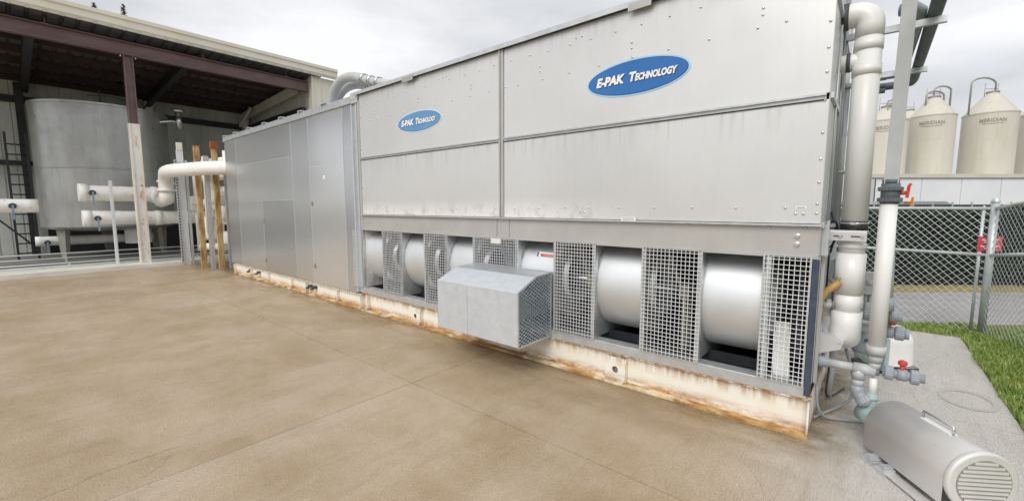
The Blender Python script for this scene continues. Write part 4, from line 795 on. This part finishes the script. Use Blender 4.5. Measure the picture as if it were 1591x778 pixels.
for x0, x1, r in ((.0, .055, .078), (.10, .17, .082), (-.215, -.17, .054)): b = MB(); b.gear((x0, 4.6, .93), (x1, 4.6, .925), r, 24); part('union_nut', b, 'pvc_grey', t)
b = MB(); b.gear((.17, 4.6, .925), (.215, 4.6, .925), .055, 20, .04); part('end_nut', b, 'pvc_grey', t)
t = thing('union_valve', (.2, 4.75, .7), 'grey union valve with red lever beneath the large ribbed fitting', 'valve')
b = MB(); b.rod((-.2, 4.75, .76), (.27, 4.75, .745), .038, 16); part('pipe_body', b, 'pvc_light_grey', t)
b = MB(); b.gear((.21, 4.75, .745), (.27, 4.75, .745), .06, 22); part('union_nut', b, 'pvc_grey', t); b = MB(); b.rod((.27, 4.75, .745), (.3, 4.75, .745), .045, 16); part('end_nut', b, 'pvc_grey', t)
b = MB(); b.rod((.15, 4.75, .745), (.205, 4.75, .745), .052, 16); b.rod((.17, 4.75, .77), (.17, 4.75, .81), .018, 8); v = part('valve_body', b, 'pvc_grey', t)
b = MB(); b.box(.13, .21, 4.72, 4.75, .81, .84); b.box(.15, .19, 4.71, 4.75, .84, .85); part('handle', b, 'red_plastic', v)
# brown hose
b = MB(); b.tube([(-.285, 4.35, .86), (-.29, 4.35, .97), (-.28, 4.35, 1.04), (-.25, 4.35, 1.10), (-.20, 4.36, 1.15), (-.17, 4.38, 1.18)], .027, 14); single('curved_hose', b, 'brown_hose', 'short yellow-brown curved hose left of the white riser', 'hose')
b = MB(); b.box(-.276, -.272, 4.9, 5.3, .80, 1.36); b.box(-.272, -.19, 5.0, 5.25, .86, 1.30); single('control_box', b, 'channel_grey', 'grey flat control box behind the brown hose', 'box')
b = MB(); b.tube([(-.24, 4.45, 1.19), (-.2, 4.42, 1.17), (-.17, 4.4, 1.2), (-.2, 4.6, 1.3), (-.22, 4.8, 1.32)], .02, 8); b.rod((-.26, 4.5, 1.05), (-.15, 4.5, 1.30), .012, 8); b.box(-.22, -.19, 4.6, 4.7, 1.2, 1.3); b.rod((-.21, 4.65, .95), (-.21, 4.65, 1.2), .02, 8); single('valve_cluster', b, 'tank_leg', 'small dull metal valve fittings left of the riser above the brown hose', 'valve')
b = MB(); b.rod((0, 4.75, 1.15), (.06, 4.75, 1.15), .04, 14); b.box(-.03, .05, 4.72, 4.8, 1.05, 1.24); b.beam((.0, 4.74, 1.22), (.1, 4.74, 1.19), .03, .02); b.rod((.06, 4.75, 1.11), (.13, 4.75, 1.11), .045, 14); b.tube([(.0, 4.76, 1.05), (.005, 4.77, .98), (.0, 4.78, .86)], .012, 6); b.tube([(.03, 4.76, 1.05), (.035, 4.77, .98), (.03, 4.78, .86)], .012, 6)
single('solenoid_valve', b, 'pvc_light_grey', 'pale box-shaped valve peeping out right of the riser', 'valve')
for k, (pts, m, lab) in enumerate((([(-.27, 4.5, 1.66), (-.235, 4.48, 1.70), (-.21, 4.5, 1.62), (-.23, 4.55, 1.50), (-.26, 4.6, 1.45)], 'rubber', 'black cable looping behind the bracket upright'), ([(-.27, 4.6, 1.75), (-.24, 4.58, 1.66), (-.225, 4.6, 1.56), (-.26, 4.62, 1.40)], 'rubber', 'second black cable hanging down behind the slotted bracket'),
        ([(-.25, 4.35, .80), (-.235, 4.38, .60), (-.245, 4.36, .40), (-.262, 4.34, .32)], 'cable_grey', 'short grey hose dropping from the white stub to the skid'), ([(.02, 4.8, 1.1), (.03, 4.82, .95), (.0, 4.9, .8), (-.1, 5.0, .6)], 'rubber', 'black cable dropping from the box-shaped valve'))):
    P = [Vector(p) for p in pts]; Q = []
    for a, c in zip(P, P[1:]): Q += [a+(c-a)*q/4 for q in range(4)]
    Q.append(P[-1])
    for _ in range(4): Q = [Q[0]]+[(Q[q-1]+Q[q]*2+Q[q+1])/4 for q in range(1, len(Q)-1)]+[Q[-1]]
    b = MB(); b.tube(Q, .009, 8); single('cable', b, m, lab, 'cable', 'cables at the tower corner')
t = thing('isolation_valve', (-.22, 4.45, .9), 'small grey valve and flange stacked on the white stub by the hose', 'valve')
b = MB(); b.rod((-.285, 4.45, .965), (-.20, 4.45, .975), .03, 14); b.rod((-.235, 4.45, .975), (-.235, 4.45, 1.02), .02, 10); part('body', b, 'pvc_light_grey', t)
b = MB(); b.rod((-.205, 4.45, .975), (-.195, 4.45, .975), .045, 16); part('flange', b, 'tank_leg', t)
for k, (y, z, h) in enumerate(((4.85, .05, .55), (5.1, .05, .48))):
    b = MB(); b.rod((-.2, y, 0), (-.2, y, z+h), .022, 10); b.rod((-.2, y, z+h), (-.2, y, z+h+.05), .032, 12); b.rod((-.288, y, z+h+.02), (-.2, y, z+h+.02), .02, 10)
    single('stub_pipe', b, 'pvc_light_grey', ('short upright pipe behind the drain tee, the nearer one', 'short upright pipe behind the drain tee, the farther one')[k], 'pipe', 'short upright pipes behind the drain tee')
# sump trough
b = MB(); b.prism([(-.288, 4.3, .77), (-.11, 4.3, .69), (-.13, 4.3, .64), (-.288, 4.3, .57)], (0, .5, 0)); single('sump_trough', b, 'casing', 'tapered pale sheet metal sump projecting below the riser', 'trough')
# far pump
t = thing('far_pump', (.13, 6.15, 0), 'teal pump with white arched motor cover behind the valves', 'pump')
b = MB(); r = .17; c0 = Vector((.13, 6.15, 0)); ax = Vector((.6, .45, 0)).normalized(); sx = Vector((-ax.y, ax.x, 0)); prof = []
for k in range(17):
    a = math.pi*k/16; prof.append(sx*r*math.cos(a)+Vector((0, 0, .32+.18*math.sin(a))))
prof = [sx*r+Vector((0, 0, .08))]+prof+[-sx*r+Vector((0, 0, .08))]
vs = []; L_ = (0, .05, .16, .24, .29, .31); sc = (1, 1, 1, .97, .82, .55)
for l_, s_ in zip(L_, sc): vs += [c0+ax*l_+Vector((p.x*s_, p.y*s_, .2+(p.z-.2)*s_)) for p in prof]
n = len(prof); b.add(vs, [(i*n+k, i*n+k+1, (i+1)*n+k+1, (i+1)*n+k) for i in range(len(L_)-1) for k in range(n-1)]+[tuple(5*n+k for k in range(n))], True); part('motor_cover', b, 'pvc_white', t)
b = MB(); b.rod(c0+Vector((0, 0, .22))+ax*.02, c0+Vector((0, 0, .22))+ax*.25, .12, 18); part('motor', b, 'dark_grey', t)
b = MB(); b.rod(c0-ax*.10+Vector((0, 0, .25)), c0+Vector((0, 0, .25))-ax*.02, .19, 22); b.obox(c0-ax*.05+Vector((0, 0, .22)), ax*.02, sx*.22, Vector((0, 0, .18))); part('pump_casing', b, 'teal_pump', t)
b = MB(); b.obox(c0+ax*.1+Vector((0, 0, .03)), ax*.24, sx*.16, Vector((0, 0, .03))); part('base_frame', b, 'dark_grey', t)
b = MB(); b.rod(c0+ax*.20-sx*.13+Vector((0, 0, .05)), c0+ax*.32-sx*.13+Vector((0, 0, .05)), .03, 10); part('foot', b, 'tank_leg', t)
t = thing('suction_elbow', (0, 4.95, .4), 'dark grey plastic elbow curling under the riser toward the teal pump', 'pipe')
b = MB(); b.tube([(-.03, 4.85, .72), (-.04, 4.86, .60), (-.02, 4.88, .54), (.04, 4.9, .53), (.09, 4.94, .55)], .058, 18); part('elbow', b, 'pvc_grey', t)
b = MB(); b.gear((.06, 4.92, .54), (.12, 4.98, .56), .082, 24, .03); part('union_nut', b, 'pvc_grey', t)
# ground cables
for i, (pts, r) in enumerate((([(-.262, 4.3, .30), (-.25, 4.28, .12), (-.2, 4.33, .02), (-.05, 4.42, .015), (.05, 4.45, .015), (.12, 4.4, .05)], .011), ([(-.1, 4.7, .55), (-.03, 4.75, .3), (-.02, 4.7, .1), (-.15, 4.6, .015), (-.27, 4.3, .015)], .012), ([(-.22, 4.9, .7), (-.21, 4.85, .3), (-.23, 4.7, .02), (-.1, 5.2, .015)], .008))):
    P = [Vector(p) for p in pts]; Q = []
    for a, c in zip(P, P[1:]): Q += [a+(c-a)*k/5 for k in range(5)]
    Q.append(P[-1])
    for _ in range(5): Q = [Q[0]]+[(Q[k-1]+Q[k]*2+Q[k+1])/4 for k in range(1, len(Q)-1)]+[Q[-1]]
    b = MB(); b.tube(Q, r, 8); single('cable', b, ('cable_grey', 'cable_grey', 'rubber')[i], ('grey cable looping on the ground from the skid corner to the cover', 'grey cable hanging down behind the drain tee', 'thin black cable dropping behind the drain tee')[i], 'cable', 'cables at the tower corner')
# near pump cover
t = thing('motor_cover', (.27, 3.87, 0), 'long brushed steel arched motor cover with louvred round end', 'cover')
A0, A1 = Vector((.21, 4.06, 0)), Vector((.572, 3.525, 0)); ax = (A1-A0).normalized(); Ln = (A1-A0).length; sx = Vector((ax.y, -ax.x, 0)); r = .182; cz = .215
def uprof(r_, zb_, n=20): return [(-r_, zb_)]+[(-r_*math.cos(math.pi*k/n), cz+r_*math.sin(math.pi*k/n)) for k in range(n+1)]+[(r_, zb_)]
pr = uprof(r, .055); n = len(pr); vs = []
for l_ in (0, Ln): vs += [A0+ax*l_-sx*u+Vector((0, 0, z_)) for u, z_ in pr]
b = MB(); b.add(vs, [(k, k+1, n+k+1, n+k) for k in range(n-1)], True)
b.f.append(tuple(range(n-1, -1, -1))); b.sm.append(False); part('shell', b, 'cover_steel', t)
b = MB(); b.rod(A1+Vector((0, 0, cz))-ax*.005, A1+Vector((0, 0, cz))+ax*.035, r*1.035, 40); cp = part('end_cap', b, 'cover_steel', t, bevel=.012)
for k in range(11):
    zz = cz-.125+k*.025; hw = math.sqrt(max(0, .138**2-(zz-cz)**2)); cc = A1+ax*.037+Vector((0, 0, zz))
    if hw > .03: b = MB(); b.obox(cc, ax*.004, sx*hw, Vector((0, 0, .0075))); part('louvre', b, 'cover_steel', cp)
b = MB(); b.rod(A1+Vector((0, 0, cz))+ax*.0352, A1+Vector((0, 0, cz))+ax*.037, .145, 36); part('louvre_recess', b, 'tank_leg', cp)
for sg in (1, -1): b = MB(); b.obox(A0+ax*(Ln*.68)-sx*sg*(-r-.03)*1+Vector((0, 0, .018)), ax*(Ln*.34), sx*.035, Vector((0, 0, .005))); part('foot_flange', b, 'cover_steel', t)
b = MB(); h0, h1 = A0+ax*.25+Vector((0, 0, cz+r)), A0+ax*.47+Vector((0, 0, cz+r)); up_ = Vector((0, 0, .045)); b.tube([h0, h0+up_, h1+up_, h1], .008, 8); part('handle', b, 'clamp_steel', t)
b = MB(); b.obox((h0+h1)/2+Vector((0, 0, .001)), ax*.11, sx*.022, Vector((0, 0, .0025))); part('handle_slot', b, 'print_white', t)
b = MB(); b.rod((.085, 4.25, .17), (.09, 4.27, .35), .036, 16); b.rod((.09, 4.27, .30), (.09, 4.27, .32), .045, 16); b.rod((.05, 4.30, .17), (.14, 4.17, .17), .075, 20); part('pump_neck', b, 'teal_pump', t)
for q in (.02, .14, .27):
    b = MB(); c_ = A0+ax*q-sx*(-r-.028)
    b.obox(c_+Vector((0, 0, .011)), ax*.05, sx*.05, Vector((0, 0, .010))); b.obox(c_+Vector((0, 0, .032)), ax*.032, sx*.035, Vector((0, 0, .008))); b.obox(c_+Vector((0, 0, .048)), ax*.02, sx*.03, Vector((0, 0, .006)))
    if q > .05: part('mounting_foot', b, 'galv_strut', t)
# overhead pipe rack
t = thing('overhead_pipes', (.2, 5.6, 3.2), 'dark grey pipes running overhead on struts past the riser top', 'pipework')
b = MB(); b.tube([(.27, 1.2, 3.30), (.27, 7.05, 3.30), (.255, 7.2, 3.30), (.2, 7.25, 3.30), (-.28, 7.25, 3.30)], .045, 14); part('pipe', b, 'pvc_dark', t)
b = MB(); b.tube([(.06, 4.68, 3.34), (.15, 4.66, 3.33), (.18, 4.72, 3.32), (.18, 4.85, 3.30), (.15, 6.5, 3.30), (.13, 6.62, 3.30), (.08, 6.66, 3.30), (-.28, 6.66, 3.30)], .045, 14); part('pipe', b, 'pvc_grey', t)
b = MB(); b.box(-.28, .34, 4.72, 4.76, 3.20, 3.25); part('support_strut', b, 'galv', t)
b = MB(); b.box(-.28, .34, 6.28, 6.32, 3.20, 3.25); part('support_strut', b, 'galv', t)
for z in (3.33, 3.24, 3.18):
    b = MB(); b.rod((-.28, 6.9, z), (.02, 6.9, z), .03, 10); part('branch_pipe', b, 'pvc_dark', t)
for i, (x, y, r, z1) in enumerate(((-.255, 5.0, .030, 2.86), (-.27, 4.62, .010, 3.6), (-.262, 4.75, .009, 3.55), (-.275, 4.3, .008, 3.2))):
    b = MB(); b.rod((x, y, 1.55), (x, y, z1), r, 10)
    if i == 0: b.rod((x, y, 2.1), (x, y, 2.13), r*1.3, 10); b.rod((x, y, z1), (x, y, z1+.04), r*1.25, 10)
    single('vertical_conduit', b, 'conduit', ('wide grey vertical conduit between tower end and white riser', 'thin vertical conduit hugging the tower end, the middle one', 'thin vertical conduit nearest the wide grey conduit', 'thinnest vertical conduit right at the casing edge')[i], 'conduit', 'vertical conduits on the tower end')
# red sign on the fence, fence
fen = thing('chain_link_fence', (1.25, 8.8, 0), 'galvanised chain-link fence turning a corner behind the grass', 'fence')
F0, F1, F2 = Vector((-6.5, 10.6, 0)), Vector((1.285, 8.76, 0)), Vector((1.46, 7.90, .10)); F3 = Vector((2.3, 4.6, .30)); FHt = 1.775
def chain(a, c, ht, za=0, zc=0):
    a, c = Vector(a), Vector(c); d = c-a; W_ = Vector((d.x, d.y, 0)).length; u = d/W_; nrm = Vector((-u.y, u.x, 0)).normalized(); b = MB(); s_ = .095; ht_ = ht-.05; k = -int(ht/s_)-1
    while k*s_ < W_+ht:
        for sg in (1, -1):
            x0 = k*s_; x1 = x0+ht_
            if sg == -1: pa, pb = (x0, ht_), (x1, 0)
            else: pa, pb = (x0, 0), (x1, ht_)
            t0 = max(0, (0-x0)/(x1-x0)); t1 = min(1, (W_-x0)/(x1-x0))
            if t1 <= t0: continue
            q0 = (pa[0]+(pb[0]-pa[0])*t0, pa[1]+(pb[1]-pa[1])*t0); q1 = (pa[0]+(pb[0]-pa[0])*t1, pa[1]+(pb[1]-pa[1])*t1)
            if (q1[0]-q0[0]) < .02: continue
            b.tube([a+u*q0[0]+Vector((0, 0, q0[1]+.03))+nrm*.002*sg, a+u*q1[0]+Vector((0, 0, q1[1]+.03))+nrm*.002*sg], .0028, 3, caps=False, smooth=False)
        k += 1
    return b
for a, c in ((F0, F1), (F1, F2), (F2, F3)):
    part('chain_mesh', chain(a, c, FHt), 'fence_galv', fen, kind='stuff')
    for z_ in (FHt, 1.13): b = MB(); b.rod(a+Vector((0, 0, z_)), c+Vector((0, 0, z_)), .022, 10); part('rail', b, 'fence_galv', fen)
for p, r_, h in ((F1, .042, 1.86), (F0, .032, 1.84), (Vector((-2.6, 9.68, 0)), .03, 1.84), (F3, .04, 1.84), (F1+Vector((-.10, .03, 0)), .018, 1.76)):
    b = MB(); b.rod(p+Vector((0, 0, -.04)), p+Vector((0, 0, h)), r_, 14); pp = part('post', b, 'fence_galv', fen)
    b = MB(); b.lathe([(r_*1.15, 0), (r_*1.15, .02), (r_*.7, .05), (0, .06)], (p.x, p.y, h+p.z), n=12); part('post_cap', b, 'fence_galv', pp)
t = thing('fence_sign', (1.2, 8.95, 1.18), 'small red notice hanging behind the fence corner post', 'sign')
c_ = F1+Vector((-.0, .09, 1.28)); b = MB(); b.obox(c_, RH*.17, FH*.002, Vector((0, 0, .105))); part('plate', b, 'sign_red', t)
for k, w_ in ((.06, .12), (.02, .09), (-.03, .13), (-.065, .07)): b = MB(); b.obox(c_-FH*.004+Vector((0, 0, k)), RH*w_, FH*.001, Vector((0, 0, .008))); part('faded_line', b, 'print_white', t)
#@@BACK
# ------------------------------------------------------------ background
def bgthing(name, l, d, label, cat, group=None): 
    return thing(name, bgp(l, d, 0), label, cat, group, rz=BG)
# added mass of dark leaves standing in for a shaded open area
hd_ = bgthing('hedge', 12, 9.55, 'long dark evergreen hedge beyond the road behind the fence', 'hedge')
b = MB(); b.box(-8.5, 24, .15, 1.4, 0, 1.62); lpart('hedge_mass', b, 'hedge_core', hd_)
n = 34000; lx = rng.uniform(-8.7, 14, n); ly = rng.uniform(-.05, .25, n); lz = rng.uniform(.02, 1.78, n)
topm = rng.random(n) < .25; ly[topm] = rng.uniform(0, 1.3, topm.sum()); lz[topm] = rng.uniform(1.6, 1.80, topm.sum())
cl = np.sin(lx*2.1)*np.cos(lz*3.3+lx)*.09+np.sin(lx*5.7+lz*4)*.05; ly += cl
P = np.stack([lx, ly, lz], 1); A = rng.normal(size=(n, 3)); A /= np.linalg.norm(A, axis=1)[:, None]; B = np.cross(A, rng.normal(size=(n, 3))); B /= np.linalg.norm(B, axis=1)[:, None]
s_ = rng.uniform(.02, .045, n)[:, None]; V = np.stack([P-A*s_, P+B*s_*.5, P+A*s_, P-B*s_*.5], 1).reshape(-1, 3)
me = bpy.data.meshes.new('leaves'); me.from_pydata(V.tolist(), [], (np.arange(n)[:, None]*4+np.arange(4)).tolist()); me.materials.append(MATS['hedge_leaf'])
o = bpy.data.objects.new('leaves', me); col.objects.link(o); o.parent = hd_; o['kind'] = 'stuff'
# low grey shelter roof
t = bgthing('low_shelter', 12.3, 13, 'low grey flat-roofed shelter showing just above the hedge', 'shelter')
b = MB(); b.prism([(-1.3, 0, 1.84), (1.15, 0, 1.84), (.9, 0, 1.96), (-1.1, 0, 1.96)], (0, 1.6, 0)); lpart('roof', b, 'roof_grey', t)
for x in (-1.2, 1.0):
    for y in (.1, 1.5): b = MB(); b.box(x-.05, x+.05, y-.05, y+.05, 0, 1.86); lpart('post', b, 'dark_grey', t)
t = bgthing('trellis_fence', 14, 12.0, 'dark fence with pale picket tips along the top behind the hedge', 'fence')
b = MB(); b.box(-9, 10, 0, .05, 0, 1.86); lpart('board_mass', b, 'dark_grey', t)
b = MB(); b.box(-.02, .02, -.03, 0, 1.70, 1.93); me = b.mesh('picket_tip', 'galv')
for k in range(34): inst('picket_tip', me, t, (-8.8+k*.55, 0, 0))
# white building
t = bgthing('white_building', 26, 25, 'low white panelled building beneath the row of cream silos', 'building')
x = -12.0
b = MB(); b.box(-12, 34, .06, 12, 0, 3.45); lpart('wall', b, 'building_white', t)
b = MB(); b.box(0, 2.28, 0, .05, .02, 3.42); me = b.mesh('wall_panel', 'building_white')
for k in range(20): inst('wall_panel', me, t, (-11.4+k*2.32, 0, 0))
b = MB(); b.box(-12, 34, -.10, 12, 3.46, 3.68); lpart('parapet_cap', b, 'silo_cream', t)
b = MB(); b.box(-9.2, -4.9, -.06, -.005, 0, 3.4); lpart('grey_door', b, 'building_gray', t)
b = MB(); b.box(-4.93, -4.88, -.08, -.061, 0, 3.4); b.box(-6.2, -6.15, -.08, -.061, 0, 3.4); lpart('door_edge', b, 'dark_grey', t)
# silos
def text_ring(body, R_, z0, h, w):                    # lettering wrapped on the cylinder, centred on local -Y
    tm = text_mb(body, .3, off=.002); xs_ = [v[0] for v in tm.v]; ys_ = [v[1] for v in tm.v]; a, b_, c, d = min(xs_), max(xs_), min(ys_), max(ys_); out = []
    for v in tm.v:
        u = ((v[0]-a)/(b_-a)-.5)*w/R_; rr = R_+.012+(.006 if v[2] > 0 else 0); out.append((rr*math.sin(u), -rr*math.cos(u), z0+(v[1]-c)/(d-c)*h))
    tm.v = out; return tm
silos = ((25.75, 30, 1.2, 7.55, 8.65, 'leftmost cream silo, partly hidden by the grey pole'), (30.9, 34, 1.2, 8.3, 9.3, 'slim sliver of a cream silo set back behind the others'), (28.92, 30, 1.21, 7.88, 9.3, 'cream silo in the middle with two small hoop pipes on top'), (32.88, 30, 1.36, 8.03, 9.62, 'cream silo with the tallest hoop pipe over its cone'), (36.9, 30, 1.38, 8.05, 9.6, 'rightmost cream silo cut by the photo edge'))
for i, (l_, d_, R_, zt_, za, lab) in enumerate(silos):
    t = bgthing('silo', l_, d_, lab, 'silo', 'cream silos in a row')
    b = MB(); b.lathe([(R_, 0), (R_, zt_-.02), (R_+.03, zt_-.01), (R_+.03, zt_+.04), (R_, zt_+.05)], n=48); sh = lpart('shell', b, 'silo_cream', t)
    b = MB()
    for z_ in (5.0, 6.3): b.lathe([(R_, z_-.012), (R_+.008, z_), (R_, z_+.012)], n=48)
    lpart('weld_band', b, 'silo_cream', sh)
    b = MB(); b.lathe([(R_+.02, zt_+.05), (.3, za-.12), (.3, za), (0, za)], n=48); lpart('cone_roof', b, 'silo_cream', t)
    b = MB(); b.lathe([(.34, za-.10), (.34, za-.02), (.30, za), (0, za+.02)], n=20); lpart('hatch', b, 'silo_pipe', t)
    # logo, turned to face the yard
    ang = math.atan2(l_, d_)
    if i != 1:
        tm = text_ring('MERIDIAN', R_, zt_-.62, .24, 1.25); tm2 = MB()
        for k in range(24):
            u0, u1 = (k/24-.5)*1.1/R_, ((k+1)/24-.5)*1.1/R_
            f_ = lambda u: .1*math.sqrt(max(0, 1-(u*R_/.56)**2))
            tm.add([((R_+.014)*math.sin(u), -(R_+.014)*math.cos(u), zt_-.66-f_(u)*.6-q) for u, q in ((u0, 0), (u1, 0), (u1, .03), (u0, .03))], [(0, 1, 2, 3)])
        o = lpart('lettering', tm, 'print_faded', t); o.rotation_euler.z = -ang*1.0+(.12 if i == 3 else 0)
    hoops = {0: [(.0, .75, .75), (.15, .7, .45)], 1: [], 2: [(.05, 1.0, .95), (.0, .65, .55)], 3: [(-1.1, 1.35, .95)], 4: [(-.9, 1.3, .9)]}[i]
    for k, (x0_, w_, h_) in enumerate(hoops):
        if i == 3: x0h, x1h, zb_ = -1.62, .05, (zt_, za-.2)
        elif i == 4: x0h, x1h, zb_ = -1.1, .3, (zt_, za-.2)
        elif i == 2: x0h, x1h, zb_ = ((-.15, 1.0, (za-.4, zt_)) if k == 0 else (-.65, .55, (zt_+.4, zt_+.4)))
        else: x0h, x1h, zb_ = (-.1, .95, (za-.3, zt_)) if k == 0 else (-.05, .9, (za-.4, za-.3))
        ztop = za+(.15, 0, .35, .45, .5)[i] if k == 0 else za-.05+(.05 if i else 0); xm, rx_ = (x0h+x1h)/2, (x1h-x0h)/2
        pts = [(x0h, -.1, zb_[0])]+[(xm-rx_*math.cos(math.pi*q/12), -.1, ztop+.42*rx_*1.2*math.sin(math.pi*q/12)) for q in range(13)]+[(x1h, -.1, zb_[1])]
        b = MB(); b.tube(pts, .055, 10); lpart('fill_pipe', b, 'silo_pipe', t)
    b = MB()
    for q in (-.45, .45): b.rod((q, .1, za-.5), (q, .1, za+.55), .02, 6)
    b.rod((-.45, .1, za+.2), (.45, .1, za+.2), .018, 6); lpart('guard_rail', b, 'silo_pipe', t)
    if i == 0:
        b = MB(); b.rod((-.35, -.45, zt_+.3), (-.35, -.45, za+.3), .02, 6); b.rod((.1, -.45, zt_+.3), (.1, -.45, za+.1), .02, 6)
        for q in range(7): b.rod((-.35, -.45, zt_+.4+q*.13), (.1, -.45, zt_+.4+q*.13), .015, 6)
        lpart('ladder', b, 'silo_pipe', t)
# cream elevator tower
t = bgthing('cream_tower', 14.95, 20, 'tall narrow cream tower with blue band seen beside the tower end', 'building')
b = MB(); b.box(-.9, .47, 0, 1.4, 0, 9.95); lpart('shaft', b, 'silo_cream', t)
b = MB(); b.box(-.9, .36, -.03, -.002, 3.2, 3.95); lpart('blue_band', b, 'blue_band', t)
b = MB(); b.box(.37, .50, -.05, -.002, 0, 9.9); b.box(-.9, .36, -.05, -.002, 9.75, 9.95); b.box(-.9, .36, -.05, -.002, 7.3, 7.42); lpart('white_trim', b, 'print_white', t)
b = MB(); b.tube([(.51, 0, 0), (.72, 0, 0), (.72, .4, 0), (.51, .4, 0)], .03, 6); me = b.mesh('ladder_hoop', 'dark_grey')
for k in range(9): inst('ladder_hoop', me, t, (0, 0, 4.2+k*.75))
b = MB(); b.box(-.0, 1.65, 0, 3, 0, 3.95)
o = bgthing('cream_annex', 15.9, 21.5, 'low cream annex wall right of the blue-banded tower', 'building'); lpart('wall', b, 'silo_cream', o)
b = MB(); b.box(-.05, 1.7, -.05, 3.05, 3.951, 4.03); lpart('roof_edge', b, 'print_white', o)
# conifers whose tips show above the shed
for i, (x, y, h) in enumerate(((-60, 9.3, 22.4), (-60, 7.1, 21.8), (-61, 5.9, 21.5))):
    t = thing('conifer_tree', (x, y, 0), ('conifer tip highest above the shed roof edge', 'middle conifer tip barely clearing the shed roof', 'leftmost conifer tip barely clearing the shed roof')[i], 'tree', 'conifers behind the shed')
    b = MB(); b.tube([(x, y, 0), (x, y, h*.5), (x, y, h)], [.35, .2, .02], 8); part('trunk', b, 'bark', t)
    V = []; F_ = []
    for k in range(2600):
        z_ = h*(.12+.88*random.random()**.8); rr = (h-z_)*.17+.10; a = random.uniform(0, 6.283); q = rr*random.uniform(.25, 1); c_ = Vector((x+q*math.cos(a), y+q*math.sin(a), z_-q*.25)); L2 = random.uniform(.15, .34)*min(1, .45+(h-z_)*.12)
        d1 = Vector((math.cos(a), math.sin(a), random.uniform(-.35, .3)))*L2; d2 = Vector((-math.sin(a), math.cos(a), random.uniform(-.3, .3)))*L2*.35; o_ = len(V)
        V += [tuple(c_-d1), tuple(c_+d2), tuple(c_+d1), tuple(c_-d2)]; F_.append((o_, o_+1, o_+2, o_+3))
    b = MB(); b.add(V, F_); part('crown', b, 'conifer_leaf', t, kind='stuff')
